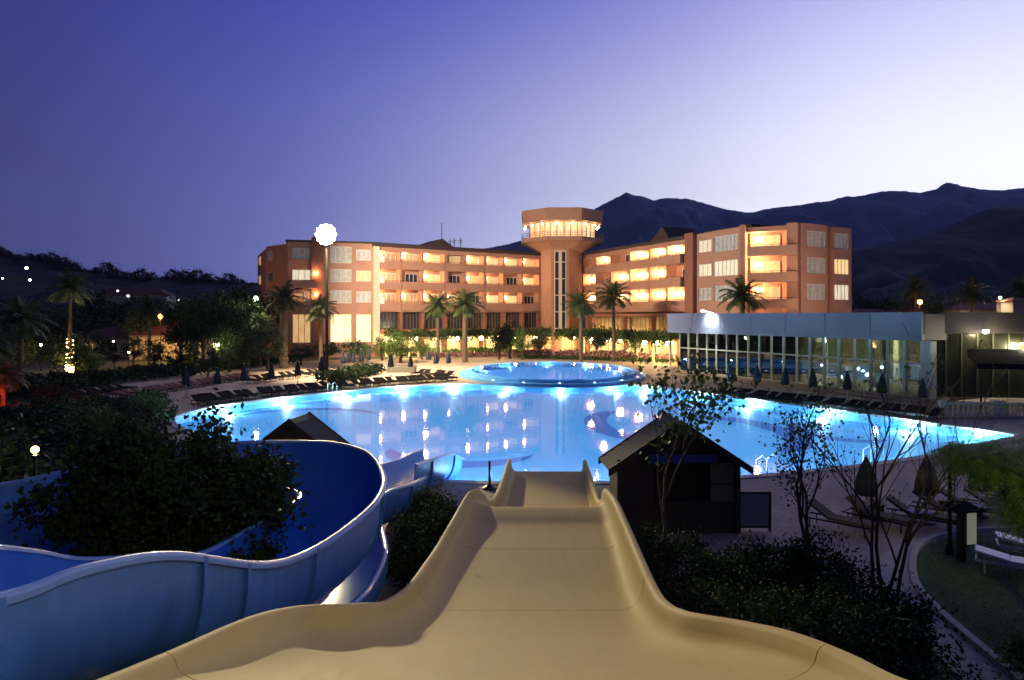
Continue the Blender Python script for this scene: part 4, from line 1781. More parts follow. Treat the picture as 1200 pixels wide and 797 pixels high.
stA = [((-4.1, 1.6, 5.3), (-6.0, 2.9, 5.1), 1.2),
       ((-3.85, 3.3, 4.9), (-5.6, 4.6, 4.7), 1.2),
       (P(0, 697, 4.9), (-5.1, 6.3, 4.35), 1.2),
       (P(100, 664, 5.7), PZ(40, 646, 3.95), 1.2),
       (P(200, 649, 6.9), PZ(100, 655, 3.58), 1.2),
       (P(300, 660, 8.5), PZ(190, 650, 3.15), 1.2),
       (P(350, 650, 9.7), PZ(240, 647, 2.93), 1.2),
       (P(400, 621, 10.9), PZ(300, 615, 2.9), 1.25),
       (P(440, 585, 12.4), PZ(345, 589, 2.95), 1.3),
       (P(447, 556, 14.4), PZ(352, 578, 2.92), 1.35),
       (P(428, 530, 16.2), PZ(330, 572, 2.90), 1.4),
       (P(385, 519, 17.2), PZ(300, 570, 2.85), 1.45),
       (P(330, 518, 17.2), PZ(255, 570, 2.80), 1.45),
       (P(270, 520, 16.6), PZ(200, 572, 2.75), 1.4),
       (P(190, 530, 15.6), PZ(130, 580, 2.7), 1.35),
       (P(100, 548, 14.4), PZ(50, 600, 2.6), 1.3),
       (P(20, 566, 13.2), PZ(-60, 630, 2.5), 1.3),
       (P(-80, 585, 12.0), PZ(-200, 660, 2.5), 1.3),
       ((-12.5, 9.5, 2.75), (-10.5, 8.6, 2.45), 1.25)]
flA, OA, IA, DA = flume('blue_flume', 'large blue open flume curving in a hairpin round the bushy tree', stA, [2, 4.34, 4.84, 6.34, 8.34, 11, 14, 16])
stB = [((-4.6, 9.0, 1.35), (-5.9, 10.2, 1.35), 1.0),
       ((-2.95, 9.3, 1.95), (-4.9, 10.5, 1.6), 1.1),
       (P(412, 707, 10.4), (-4.5, 11.4, 1.7), 1.15),
       (P(433, 684, 11.4), (-4.5, 12.2, 1.7), 1.15),
       (P(449, 648, 12.9), (-4.5, 13.2, 1.65), 1.15),
       (P(446, 622, 14.6), (-4.6, 14.6, 1.6), 1.1),
       (P(440, 598, 16.2), (-4.9, 16.2, 1.55), 1.1),
       (P(451, 577, 18.2), (-4.8, 18.2, 1.5), 1.05),
       (P(481, 567, 20.3), (-4.65, 20.3, 1.35), 1.0),
       (P(497, 558, 22.3), (-4.55, 22.2, 1.3), .95)]
flB, OB, IB, DB = flume('blue_flume', 'lower blue flume section winding out from under the hairpin towards the pool', stB, [2, 4, 6, 8])
stC = [(P(486, 545, 22.35), (-4.5, 22.3, 1.55), 1.35),
       (P(505, 538, 24), (-4.3, 24, 1.35), 1.3),
       (P(520, 534, 25.5), (-4.15, 25.5, 1.15), 1.2),
       (P(531, 532, 27.0), (-3.95, 27, 1.05), 1.1),
       (P(541, 537, 28.6), (-3.7, 28.6, .9), 1.0)]
flC, OC, IC, DC = flume('flume_runout', 'raised blue end trough of the flume reaching over the pool edge', stC, [1, 3])
for (x, y, z) in ((-3.4, 10.5, 1.0), (-5.2, 15.2, 1.0), (-8, 14.0, 1.0), (-3.9, 6.6, 2.2)):
    m_ = MB()
    m_.tube([(x, y, 0), (x, y, z + .6)], .14, 10)
    m_.build('support', M_FRAME_W, flA)
for (x, y, z) in ((-3.5, 12.5, .6), (-3.9, 17.5, .6), (-3.7, 21.5, .45)):
    m_ = MB()
    m_.tube([(x, y, 0), (x, y, z)], .12, 10)
    m_.build('support', M_FRAME_W, flB)

for px, py, lb in ((1018, 543.5, 'chrome pool ladder at the pool edge behind the dark blue umbrella'), (392, 459.5, 'chrome pool ladder at the garden side pool edge'), (905, 555.5, 'chrome pool ladder at the pool edge beside the kiosk')):
    g = G(px, py)
    b_ = min(range(n_hole), key=lambda i: (HOLE[i][0] - g.x) ** 2 + (HOLE[i][1] - g.y) ** 2)
    q0 = Vector((*cop_out[b_], 0))
    q1 = Vector((*offset_loop(HOLE, -.25)[b_], 0))
    d_ = (q1 - q0).normalized()
    sd = Vector((-d_.y, d_.x, 0))
    t = thing('pool_ladder', lb, 'pool ladder', q0)
    for s_ in (-.25, .25):
        m_ = MB()
        m_.tube([q0 + sd * s_, q0 + sd * s_ + Vector((0, 0, .7)), q0 + d_ * .25 + sd * s_ + Vector((0, 0, .85)), q1 + sd * s_ + Vector((0, 0, .6)), q1 + sd * s_ + Vector((0, 0, -.55))], .022, 6)
        m_.build('handrail', M_FRAME_W, t)

# ------------------------------------------------------------------ timber kiosks
def kiosk(label, loc, rz, w=3.9, d=3.4, eave=2.15, ridge_=3.45, over=.45, panel=True):
    t = thing('timber_kiosk', label, 'kiosk', loc, rz=rz)
    hw = w / 2
    m_ = MB()
    # walls with open front counter (front is -Y)
    for x0 in (-hw, hw - .14):
        m_.box(x0, x0 + .14, 0, d, 0, eave)
    m_.box(-hw + .143, hw - .143, d - .12, d, 0, eave)
    m_.box(-hw + .143, hw - .143, 0, .1, 0, .95)
    m_.box(-hw + .143, -.75, 0, .1, .953, eave - .003)
    nb = 10
    m_.add([(-hw, .0, eave), (hw, .0, eave), (0, .0, ridge_ - .12), (-hw, .1, eave), (hw, .1, eave), (0, .1, ridge_ - .12)], [(0, 1, 2), (5, 4, 3), (0, 3, 4, 1), (1, 4, 5, 2), (2, 5, 3, 0)])
    m_.add([(-hw, d - .1, eave), (hw, d - .1, eave), (0, d - .1, ridge_ - .12), (-hw, d, eave), (hw, d, eave), (0, d, ridge_ - .12)], [(0, 1, 2), (5, 4, 3), (0, 3, 4, 1), (1, 4, 5, 2), (2, 5, 3, 0)])
    m_.build('wall', M_WOOD, t, world=False)
    for s_ in (-1, 1):
        m_ = MB()
        sl = (ridge_ - eave) / hw
        xo = hw + over
        zo = ridge_ - sl * xo
        nrow = 9
        for r_ in range(nrow):
            a, b = r_ / nrow, (r_ + 1) / nrow
            x0, x1 = s_ * (.0 + xo * a), s_ * (xo * b + .03)
            za, zb = ridge_ - sl * xo * a, ridge_ - sl * (xo * b + .03)
            y0, y1 = -over, d + over
            m_.hexa([(x0, y0, za - .02), (x1, y0, zb), (x1, y1, zb), (x0, y1, za - .02), (x0, y0, za + .02), (x1, y0, zb + .05), (x1, y1, zb + .05), (x0, y1, za + .02)])
        m_.build('roof_slope', M_SHINGLE, t, world=False)
        for yy in (-over - .05, d + over + .005):
            m_ = MB()
            m_.hexa([(s_ * .003, yy, ridge_ - .16), (s_ * (xo + .05), yy, zo - .18), (s_ * (xo + .05), yy + .045, zo - .18), (s_ * .003, yy + .045, ridge_ - .16),
                     (s_ * .003, yy, ridge_ + .06), (s_ * (xo + .05), yy, zo + .04), (s_ * (xo + .05), yy + .045, zo + .04), (s_ * .003, yy + .045, ridge_ + .06)])
            m_.build('bargeboard', M_WOOD, t, world=False)
    for x0 in (-hw - .003, hw - .137):
        m_ = MB()
        m_.box(x0, x0 + .14, -.07, -.003, 0, eave + .1)
        m_.build('post', M_WOOD, t, world=False)
    m_ = MB()
    m_.box(-.75, .95, -.25, .35, .953, 1.02)
    m_.build('counter', M_WOOD, t, world=False)
    if panel:
        m_ = MB()
        m_.box(.98, hw - .16, .02, .08, .953, eave - .05)
        m_.build('shutter', mat('beige shutter', (.17, .14, .08), .7, var=.2, scale=2, bump=.1), t, world=False)
        m_ = MB()
        m_.box(.98, hw - .16, -.015, .017, 1.45, 1.50)
        m_.build('shutter_rail', M_WOOD, t, world=False)
        m_ = MB()
        m_.box(-.9, 1.15, -.10, -.06, eave - .02, eave + .22)
        m_.build('sign_board', mat('blue sign board', (.02, .07, .30), .5), t, world=False)
    return t


kiosk('dark timber kiosk with open counter between the sand slide and the slim trees', (4.95, 20.3, 0), R(3), w=3.7, d=1.1, over=.25, ridge_=3.38)
kiosk('second dark timber kiosk showing only its roof over the blue flume', (-7.25, 22.5, 0), R(-6), w=2.6, d=1.2, eave=2.1, ridge_=3.08, panel=False, over=.2)
gp = thing('glass_screen', 'low frosted glass screen with dark frame beside the timber kiosk', 'screen', (7.3, 20.6, 0))
m_ = MB()
for x in (6.86, 7.78):
    m_.box(x - .035, x + .035, 20.57, 20.63, 0, 1.2)
m_.box(6.895, 7.745, 20.575, 20.625, 1.13, 1.197)
m_.box(6.895, 7.745, 20.575, 20.625, .1, .15)
m_.build('frame', M_BLACK, gp)
m_ = MB()
m_.box(6.90, 7.74, 20.59, 20.61, .153, 1.127)
m_.build('pane', mat('frosted pane', (.28, .33, .33), .35, var=.1), gp)
m_ = MB()

# shower post / mop at slide side
sp = thing('shower_post', 'thin black post with round foot on the paving between the slides', 'post', (-.84, 25.6, 0))
m_ = MB()
m_.lathe([(.28, 0), (.26, .06), (.10, .16), (.05, .22)], (-.84, 25.6, 0), 14)
m_.build('foot', M_BLACK, sp)
m_ = MB()
m_.tube([(-.84, 25.6, .2), (-.84, 25.6, 1.05)], .05, 8)
m_.build('pole', M_BLACK, sp)

# ------------------------------------------------------------------ loungers
def make_lounger(name, lab, cush, frame, tilt=28, group=None, detail=True):
    t = thing(name, lab, 'sun lounger', (0, 0, 0), group)
    m_ = MB()
    for y in (-.31, .31):
        m_.box(-1.0, .98, y - .02, y + .02, .27, .32)
    for x in (-.98, -.3, .25, .96):
        m_.box(x - .02, x + .02, -.288, .288, .275, .315)
    m_.build('frame', frame, t, world=False)
    if detail:
        for x in (-.8, .75):
            for y in (-.31, .31):
                m_ = MB()
                m_.tube([(x, y, 0), (x, y, .28)], .022, 6)
                m_.build('leg', frame, t, world=False)
    else:
        for x in (-.8, .75):
            m_ = MB()
            m_.box(x - .02, x + .02, -.33, .33, .0, .05)
            m_.box(x - .02, x + .02, -.33, -.29, .05, .27)
            m_.box(x - .02, x + .02, .29, .33, .05, .27)
            m_.build('leg_frame', frame, t, world=False)
    m_ = MB()
    m_.box(-.28, .98, -.28, .28, .322, .40)
    m_.build('seat', cush, t, world=False, bevel=.02 if detail else 0)
    M_ = Matrix.Translation((-.29, 0, .33)) @ Matrix.Rotation(R(tilt), 4, 'Y')
    m_ = MB()
    m_.obox(M_, -.74, 0, -.28, .28, 0, .08)
    m_.build('backrest', cush, t, world=False, bevel=.02 if detail else 0)
    return t


def make_umbrella(name, lab, cloth, h=2.3, r=.24, group=None):
    t = thing(name, lab, 'umbrella', (0, 0, 0), group)
    m_ = MB()
    m_.lathe([(.26, 0), (.26, .06), (.06, .09), (.05, .25)], n=14)
    m_.build('base', M_CONC, t, world=False)
    m_ = MB()
    m_.tube([(0, 0, .1), (0, 0, h)], .025, 8)
    m_.build('pole', M_POLE, t, world=False)
    n_ = 16
    wob = [1.18 if k % 2 else .80 for k in range(n_)]
    m_ = MB()
    b0 = h * .42
    m_.lathe([(r * .75, b0), (r * 1.0, b0 + .08), (r * .92, b0 + (h - b0) * .35), (r * .55, b0 + (h - b0) * .72), (r * .22, h - .08), (.03, h + .02)], n=n_, wob=wob)
    m_.build('canopy', cloth, t, world=False, smooth=True, auto=70)
    m_ = MB()
    m_.sphere((0, 0, h + .05), .04, 8, 5)
    m_.build('finial', M_POLE, t, world=False)
    return t


LG = make_lounger('sun_lounger', 'x', M_LOUNGE, M_BLACK, 22, detail=False)
LR = make_lounger('sun_lounger', 'x', M_LOUNGE_R, M_BLACK, 12, detail=False)
used_l = {id(LG): False, id(LR): False}


def put_row(proto, a, b, n_, rz, labf, group, jitter=.12, ends=None):
    for i in range(n_):
        t = (i + .5) / n_
        p = Vector(a).lerp(Vector(b), t)
        loc = (p[0] + rnd(-jitter, jitter), p[1] + rnd(-jitter, jitter), .008)
        rr = rz + rnd(-.22, .22)
        if not used_l[id(proto)]:
            used_l[id(proto)] = True
            proto.location = loc
            proto.rotation_euler = (0, 0, rr)
            o = proto
            o['group'] = group
        else:
            o = dup(proto, loc, rr, group=group)
        o['label'] = labf % ORD[i]


def ang(a, b):
    d = Vector(b) - Vector(a)
    return math.atan2(d.y, d.x)


def row_px(proto, pa, pb, n_, turn, labf, group, jitter=.12):
    a, b = G(*pa), G(*pb)
    put_row(proto, a, b, n_, ang(a, b) + turn, labf, group, jitter)


# along the pavilion
row_px(LG, (838, 463), (1100, 493), 22, R(-92), 'dark lounger along the pavilion, %s from the round pool end', 'loungers along the pavilion', .08)
# garden side along the pool edge
row_px(LG, (228, 475), (300, 466), 7, R(-95), 'dark lounger on the garden end pool edge, %s from the bushy tree', 'loungers on the garden pool edge', .2)
row_px(LG, (305, 465), (412, 454.5), 12, R(-95), 'dark lounger on the middle pool edge before the hedge, %s from the garden', 'loungers in the middle run of the pool edge', .15)
row_px(LG, (415, 454), (532, 445.5), 15, R(-95), 'dark lounger on the bright pool edge, %s before the round pool', 'loungers on the bright pool edge', .15)
row_px(LR, (140, 468), (292, 443), 18, R(-95), 'red brown lounger before the garden trees, %s from the lit palm', 'red loungers before the garden trees', .15)
row_px(LG, (290, 450), (386, 437), 11, R(-95), 'dark lounger in the second terrace row, %s from the garden end', 'loungers in the second terrace row', .2)
row_px(LG, (60, 474), (150, 458), 10, R(-95), 'dark lounger on the strip near the light wrapped palm, %s from the outer end', 'loungers near the light wrapped palm', .2)
row_px(LG, (388, 449), (440, 438), 8, R(-60), 'dark lounger beside the small terrace hedge, %s from the pool', 'loungers beside the terrace hedge', .25)
row_px(LG, (488, 440), (530, 443), 5, R(-70), 'dark lounger in the small group on floodlit paving, %s from the hedge', 'loungers in the small bright group', .3)

# far closed umbrellas
UM = make_umbrella('closed_umbrella', 'x', M_CANVAS, 2.35, .27)
first = True
far_u = [(218, 466, 'beside the bushy tree'), (255, 463, 'at the garden pool corner'), (286, 461, 'between the red row and the pool'), (318, 456, 'in the shadow of the garden trees'), (349, 451, 'at the edge of the floodlit paving'), (377, 447, 'at the garden end of the terrace hedge'),
         (402, 436.5, 'behind the terrace hedge towards the garden'), (408, 435.5, 'behind the middle of the terrace hedge'), (414, 434.5, 'behind the hedge close to its middle'), (423, 433.5, 'behind the pool end of the hedge'), (432, 431, 'beyond the hedge before the corner block'),
         (458, 442, 'standing alone on bright paving'), (481, 440.5, 'before the planter tree'), (502, 431.5, 'beyond the small lounger group'), (511, 436.5, 'amid the small lounger group'), (525.5, 435.5, 'closest to the round pool'),
         (856, 461, 'at the round pool end of the pavilion'), (887, 463, 'second along the pavilion front'), (920, 466, 'third along the pavilion front'), (952.5, 469, 'fourth along the pavilion front'), (993, 473, 'fifth along the pavilion front'), (1034, 478, 'sixth along the pavilion front'), (1081, 483, 'at the pavilion corner column')]
for px, py, d in far_u:
    g = G(px, py)
    g.z = .01
    if first:
        UM.location = g
        first = False
        o = UM
        o['group'] = 'closed umbrellas round the pool'
    else:
        o = dup(UM, g, rnd(0, 3), group='closed umbrellas round the pool', scale=rnd(.93, 1.07))
    o['label'] = 'small closed blue umbrella ' + d
# umbrellas on the near terrace
UN = make_umbrella('closed_umbrella', 'large closed dark blue umbrella between the two slim trees', M_CANVAS, 2.05, .29, 'closed umbrellas on the near terrace')
g = G(1015, 613)
UN.location = (g.x, g.y, .01)
UO = make_umbrella('closed_umbrella', 'large closed olive patterned umbrella beside the lamp post', M_CANVAS_G, 2.1, .30, 'closed umbrellas on the near terrace')
g = G(1086, 613)
UO.location = (g.x, g.y, .01)
g = G(1148, 606)
dup(UO, (g.x, g.y, .01), .8, 'large closed umbrella half hidden behind the feathery tree', 'closed umbrellas on the near terrace', .95)

# near terrace loungers
LN = make_lounger('sun_lounger', 'brown cushioned lounger in front of the slim leafy tree with its back raised', M_CUSHION, M_BLACK, 32, 'brown loungers on the near terrace')
g = G(985, 622)
LN.location = (g.x, g.y, .01)
LN.rotation_euler = (0, 0, R(-42))
for px, py, rz, lb in ((1030, 617, -50, 'brown cushioned lounger behind the tan side box'), (1078, 616, -38, 'brown cushioned lounger below the olive umbrella carrying a white towel'), (1108, 607, -38, 'brown cushioned lounger behind the information stand'),
                       (1140, 606, -35, 'brown cushioned lounger under the half hidden umbrella'), (1168, 603, -35, 'brown cushioned lounger mostly covered by the feathery tree'), (1190, 596, -35, 'brown cushioned lounger at the outer end under the feathery tree')):
    g = G(px, py)
    dup(LN, (g.x, g.y, .01), R(rz), lb, 'brown loungers on the near terrace')
LW = make_lounger('sun_lounger', 'white plastic lounger on the lawn under the feathery tree', M_WHITE, M_WHITE, 10, 'white loungers on the lawn')
g = G(1200, 678)
LW.location = (g.x, g.y, .05)
LW.rotation_euler = (0, 0, R(-35))
g = G(1222, 658)
dup(LW, (g.x, g.y, .05), R(-30), 'second white plastic lounger on the lawn farther from the kerb', 'white loungers on the lawn')
g = G(1017, 608)
tb = thing('side_box', 'tan wicker box table beside the dark blue umbrella', 'side table', (g.x, g.y, .01))
m_ = MB()
m_.box(-.4, .4, -.25, .25, 0, .46)
m_.build('body', mat('tan wicker', (.22, .15, .07), .8, var=.3, scale=8, bump=.4), tb, world=False, bevel=.02)
m_ = MB()
m_.box(-.44, .44, -.29, .29, .463, .50)
m_.build('table_top', MATS['tan wicker'], tb, world=False)


def towel(px, py, label, z=.42):
    g = G(px, py, z)
    rows = []
    for i in range(11):
        r_ = []
        for j in range(9):
            x = (i - 5) * .06
            y = (j - 4) * .055
            r_.append((g.x + x, g.y + y, z + .012 + .025 * math.sin(i * 1.3 + j * .8) * math.cos(j * 1.7)))
        rows.append(r_)
    mb = MB()
    mb.grid(rows)
    o = mb.build('towel', mat('white towel', (.7, .7, .7), .9, var=.1), smooth=True)
    s_ = o.modifiers.new('s', 'SOLIDIFY')
    s_.thickness = .02
    tag(o, label, 'towel')


towel(1076, 600, 'white towel crumpled on the lounger below the olive umbrella')
towel(1142, 594, 'white towel on the lounger under the half hidden umbrella')

# lamp post and information stand
def lamp_post(label, loc, h, glowm, r=.16, power=60, color=(1, .7, .35), name='lamp_post', cat='lamp post', style='globe', group='garden lamps'):
    t = thing(name, label, cat, loc, group)
    m_ = MB()
    m_.lathe([(.10, 0), (.10, .12), (.05, .2), (.04, h - .3)], n=8)
    m_.build('pole', M_BLACK, t, world=False)
    m_ = MB()
    m_.sphere((0, 0, h - .14), r, 10, 8)
    m_.build('globe', glowm, t, world=False)
    m_ = MB()
    m_.lathe([(.05, h - .36), (.09, h - .30), (.09, h - .27)], n=8)
    m_.build('collar', M_BLACK, t, world=False)
    if power:
        light('POINT', 'lamp_light', (0, 0, h - .14 - r - .08), power * 2.6, color, None, size=r).parent = t
    return t


g = G(1113, 651)
lp = thing('lamp_post', 'unlit black lamp post with lantern head beside the information stand', 'lamp post', (g.x, g.y, .0))
m_ = MB()
m_.lathe([(.12, 0), (.12, .25), (.07, .35), (.05, .5), (.045, 2.3), (.07, 2.33), (.07, 2.38), (.035, 2.42), (.035, 2.55)], n=12)
m_.build('pole', M_BLACK, lp, world=False, smooth=True, auto=40)
m_ = MB()
m_.lathe([(.09, 2.56), (.17, 2.80)], n=8)
m_.build('lantern_glass', mat('lantern glass', (.25, .25, .22), .2), lp, world=False)
m_ = MB()
m_.lathe([(.23, 2.80), (.21, 2.86), (.12, 2.97), (.04, 3.0), (.03, 3.08), (.01, 3.1)], n=8)
m_.build('lantern_cap', M_BLACK, lp, world=False)

g = G(1119, 655)
isd = thing('information_stand', 'dark upright stand with a lit pale panel and slanted top beside the lamp post', 'sign stand', (g.x + .05, g.y - .25, .0), rz=R(12))
m_ = MB()
m_.box(-.12, .0, -.09, .09, 0, 1.45)
m_.build('post', M_BLACK, isd, world=False)
m_ = MB()
m_.box(.003, .33, -.09, .06, .45, 1.38)
m_.build('board', M_BLACK, isd, world=False)
m_ = MB()
m_.box(.03, .30, -.125, -.093, .50, 1.33)
m_.build('panel', mat('pale panel', (.62, .62, .42), .6, var=.1, emit=(.5, .5, .32), estr=.25), isd, world=False)
m_ = MB()
m_.hexa([(-.45, -.35, 1.40), (.35, -.35, 1.40), (.35, .3, 1.5), (-.45, .3, 1.5), (-.45, -.35, 1.44), (.35, -.35, 1.44), (.35, .3, 1.54), (-.45, .3, 1.54)])
m_.build('slanted_top', M_AWN, isd, world=False)

# ------------------------------------------------------------------ floodlight mast
fp = P(383, 275, 76)
fm = thing('floodlight_mast', 'tall steel mast with a blazing floodlight cluster before the corner block', 'floodlight', (fp.x, fp.y, 0))
m_ = MB()
m_.lathe([(.34, 0), (.34, .2), (.20, .3), (.17, 6), (.12, fp.z - .9)], (fp.x, fp.y, 0), 10)
m_.build('mast', mat('weathered steel', (.008, .007, .006), .95, metal=.0, spec=.05, var=.2), fm, smooth=True, auto=40)
m_ = MB()
m_.box(fp.x - .5, fp.x + .5, fp.y - .12, fp.y + .1, fp.z - .95, fp.z - .8)
m_.box(fp.x - .9, fp.x + .9, fp.y - .12, fp.y + .1, fp.z + .1, fp.z + .22)
m_.box(fp.x - .08, fp.x + .08, fp.y - .08, fp.y + .08, fp.z - .8, fp.z + .1)
m_.build('crossarm', M_BLACK, fm)
for dx, dz in [(0, 0)] + [(.48 * math.cos(k * PI / 3), .48 * math.sin(k * PI / 3)) for k in range(6)] + [(.93 * math.cos(k * PI / 6), .93 * math.sin(k * PI / 6)) for k in range(12)]:
    Mx = Matrix.Translation((fp.x + dx, fp.y - .3, fp.z + dz)) @ Matrix.Rotation(R(90 + 8), 4, 'X')
    m_ = MB()
    m_.lathe([(.10, -.2), (.24, .0), (.25, .05)], n=14)
    m_.v = [tuple(Mx @ Vector(v)) for v in m_.v]
    h_ = m_.build('lamp_head', M_BLACK, fm)
    m_ = MB()
    m_.lathe([(.24, .055), (.20, .11), (.10, .16), (.01, .17)], n=14)
    m_.v = [tuple(Mx @ Vector(v)) for v in m_.v]
    m_.build('lens', M_FLOODGLOW, h_)
light('SPOT', 'lamp_light', (fp.x, fp.y - 1.0, fp.z + .2), 90000, (1, .78, .48), fm, size=.6, spot=R(122), blend=.8, aim=(-13, 80, 0))
light('SPOT', 'lamp_light', (fp.x + .3, fp.y - 1.0, fp.z), 120000, (1, .84, .46), fm, size=.6, spot=R(13), blend=.5, aim=(0, 13, 1.5))
light('SPOT', 'lamp_light', (fp.x, fp.y + 1.0, fp.z + .2), 70000, (1, .78, .54), fm, size=.6, spot=R(118), blend=.5, aim=(2, 105, 9))

# lamp of the slide tower, behind and above the viewer
light('SPOT', 'tower_lamp_light', (3.4, -2.0, 10.0), 1750, (1, .83, .45), None, size=1.2, spot=R(72), blend=.8, aim=(-2.2, 8.5, 2.5))
light('SPOT', 'tower_lamp_light', (3.4, -2.0, 10.0), 5500, (1, .88, .52), None, size=.6, spot=R(22), blend=.9, aim=(11.0, 14.5, 3.6))  # further spot, added to brighten the feathery tree and near terrace
light('SPOT', 'end_wall_fill_light', (37, 71, 7.6), 5200, (1, .70, .45), hotel, size=.3, spot=R(95), blend=.7, aim=(39, 87, 11))  # unseen spot added to brighten the end wall of the hotel

# ------------------------------------------------------------------ trees
TREE_CACHE = {}


def tree_meshes(kind, rx, rz, trunk_h, leafm, leafsize, clumps, per, spread, seed):
    key = (kind, seed)
    if key in TREE_CACHE:
        return TREE_CACHE[key]
    random.seed(seed)
    pts, cs = crown_points(rx, rx, rz, clumps, per, spread, zc=trunk_h + rz * .75)
    me = leaf_mesh('crown', pts, leafsize, leafm, .55)
    mb = MB()
    top = trunk_h + rz * .5
    mb.tube([(0, 0, 0), (rnd(-.1, .1), rnd(-.1, .1), trunk_h * .5), (rnd(-.15, .15), rnd(-.1, .1), trunk_h), (0, 0, top)], [.20 * rx / 2 + .03, .15 * rx / 2 + .02, .12 * rx / 2 + .02, .05], 8)
    for c in cs[::max(1, len(cs) // 9)]:
        mid = Vector((c[0] * .45, c[1] * .45, trunk_h + (c[2] - trunk_h) * .55))
        mb.tube([(0, 0, trunk_h * .85), mid, c], [.07 * rx / 2 + .02, .045 * rx / 2 + .01, .012], 5)
    tmp = mb.build('trunk', M_BARK)
    tme = tmp.data
    bpy.data.objects.remove(tmp)
    TREE_CACHE[key] = (me, tme)
    return me, tme


def tree(name, label, cat, loc, key, scale=1.0, rz=0.0, group=None, **kw):
    me, tme = tree_meshes(*key)
    t = thing(name, label, cat, loc, group, rz)
    t.scale = (scale, scale, scale) if not hasattr(scale, '__len__') else scale
    mesh_obj('crown', me, t)
    mesh_obj('trunk', tme, t)
    return t


BG = [('bg', 3.0, 2.6, 2.2, M_LEAF2, .42, 34, 60, .50, 11), ('bg', 2.8, 3.2, 2.4, M_LEAF, .42, 34, 60, .50, 12), ('bg', 3.3, 2.2, 2.0, M_LEAF2, .42, 34, 60, .50, 13), ('bg', 2.2, 4.2, 2.0, M_LEAF, .40, 34, 60, .42, 14)]
SM = [('sm', 1.6, 1.3, 1.2, M_LEAF2, .22, 30, 60, .28, 21), ('sm', 1.5, 1.2, 1.2, M_LEAF, .22, 30, 60, .28, 22), ('sm', 1.6, 1.4, 1.1, M_LEAF3, .22, 30, 60, .28, 23)]


def gtree(px, D, topy, key, label, name='garden_tree', cat='tree', sx=1.0, group=None):
    k = key
    hgt = k[3] + k[2] * 1.9
    x = PX(px, D)
    top = H - (topy - HY) * D / F
    s = max(.25, top / hgt)
    return tree(name, label, cat, (x, D, 0), key, (s * sx, s * sx, s), rnd(0, 6), group)


# belt of dark trees behind the garden
belt = []
random.seed(3)
for i, px in enumerate(range(-60, 330, 17)):
    D = rnd(98, 125)
    belt.append((px + rnd(-5, 5), D, rnd(352, 372) - (14 if px > 215 else 0)))
for i, px in enumerate(range(-40, 320, 22)):
    D = rnd(68, 88)
    belt.append((px + rnd(-6, 6), D, rnd(386, 404)))
for i, px in enumerate(range(-90, 330, 21)):
    D = rnd(150, 230)
    belt.append((px + rnd(-6, 6), D, rnd(344, 356)))
belt.sort(key=lambda b: -b[1])
cntr = {}
for px, D, ty in belt:
    row = 'back row at the hill foot' if D > 140 else ('middle row before the villas' if D > 90 else 'front row behind the red loungers')
    cntr[row] = cntr.get(row, []) + [(px, D, ty)]
for row, L_ in cntr.items():
    L_.sort()
    for i, (px, D, ty) in enumerate(L_):
        gtree(px, D, ty, BG[random.randrange(4)], 'dark garden tree, %s from outside in the %s' % (ORD[i], row), sx=rnd(.9, 1.3), group='garden trees in the ' + row)
# taller trees beside the hotel garden end
for i, (px, D, ty, kk, lb) in enumerate([(250, 92, 338, 3, 'tall dark upright tree with thin crown in the garden, away from the hotel'), (272, 96, 333, 1, 'tall loose tree lit faintly by the globe lamp'), (292, 90, 341, 3, 'tall dark tree touching the hotel end wall'), (228, 95, 345, 1, 'tall dark tree behind the orange lamp villa'),
                                         (165, 110, 340, 3, 'slim tall dark tree between the villas'), (212, 88, 352, 1, 'tall dense tree with low crown behind the red loungers'), (238, 86, 347, 1, 'tall dense tree by the white globe lamp'), (262, 84, 343, 1, 'tall dense tree leaning over the terrace umbrellas'),
                                         (285, 83, 348, 1, 'tall dense tree just before the low dim palm'), (312, 97, 346, 1, 'tall dense tree hiding the foot of the hotel end wall'), (112, 120, 341, 1, 'broad dark tree behind the light wrapped palm')]):
    gtree(px, D, ty, BG[kk], lb, sx=.9)
# far tree crowns on the garden hill ridge
HG = ('hill', 3.6, 2.6, 1.5, M_LEAF, .8, 22, 40, .7, 31)
ii = 0
for px in list(range(-30, 305, 13)):
    py = np.interp(px, [p[0] for p in lh], [p[1] for p in lh])
    D = 600 + rnd(-20, 10)
    x = PX(px, D)
    zr = H - (py + 6 - HY) * D / F
    s = rnd(1.1, 2.4)
    tree('ridge_tree', 'dark tree on the hill ridge line, %s from the outer end' % ORD[ii], 'tree', (x, D, zr - 2), HG, (s, s, s * rnd(.8, 1.2)), rnd(0, 6), 'trees on the ridge line')
    ii += 1

# planter trees near the hotel
for px, D, ty, k, sx, lb in [(380, 93, 399, 1, 1.5, 'dark round tree before the lit lobby of the corner block'), (352, 90, 404, 1, 1.4, 'dark round tree nearer the mast before the corner block'), (412, 95, 397, 1, 1.3, 'small tree with warm backlight beside the terrace hedge'),
                             (425, 92, 400, 0, 1.2, 'small tree at the corner of the lit column'), (470, 93, 389, 2, 1.35, 'bright green round tree in a square planter'), (448, 99, 394, 2, 1.2, 'yellow green tree behind the planter tree'), (495, 101, 396, 2, .9, 'small lit tree between the planter tree and the palms'),
                             (598, 103, 376, 1, .8, 'tall dark green tree before the garden wing next to the tower'), (612, 100, 384, 2, .8, 'lit spiky green tree at the foot of the tower'), (585, 101, 388, 1, .8, 'dark purple round shrub tree beside the lit palms'),
                             (632, 105, 384, 0, .9, 'green tree under the tower window'), (700, 102, 379, 1, .7, 'dark tree between the two tall palms'), (745, 99, 386, 0, .8, 'small tree behind the round pool close to the wing')]:
    gtree(px, D, ty, SM[k], lb, name='round_tree', sx=sx)
pl = thing('planter', 'square stone planter under the bright green round tree', 'planter', G(471, 436))
m_ = MB()
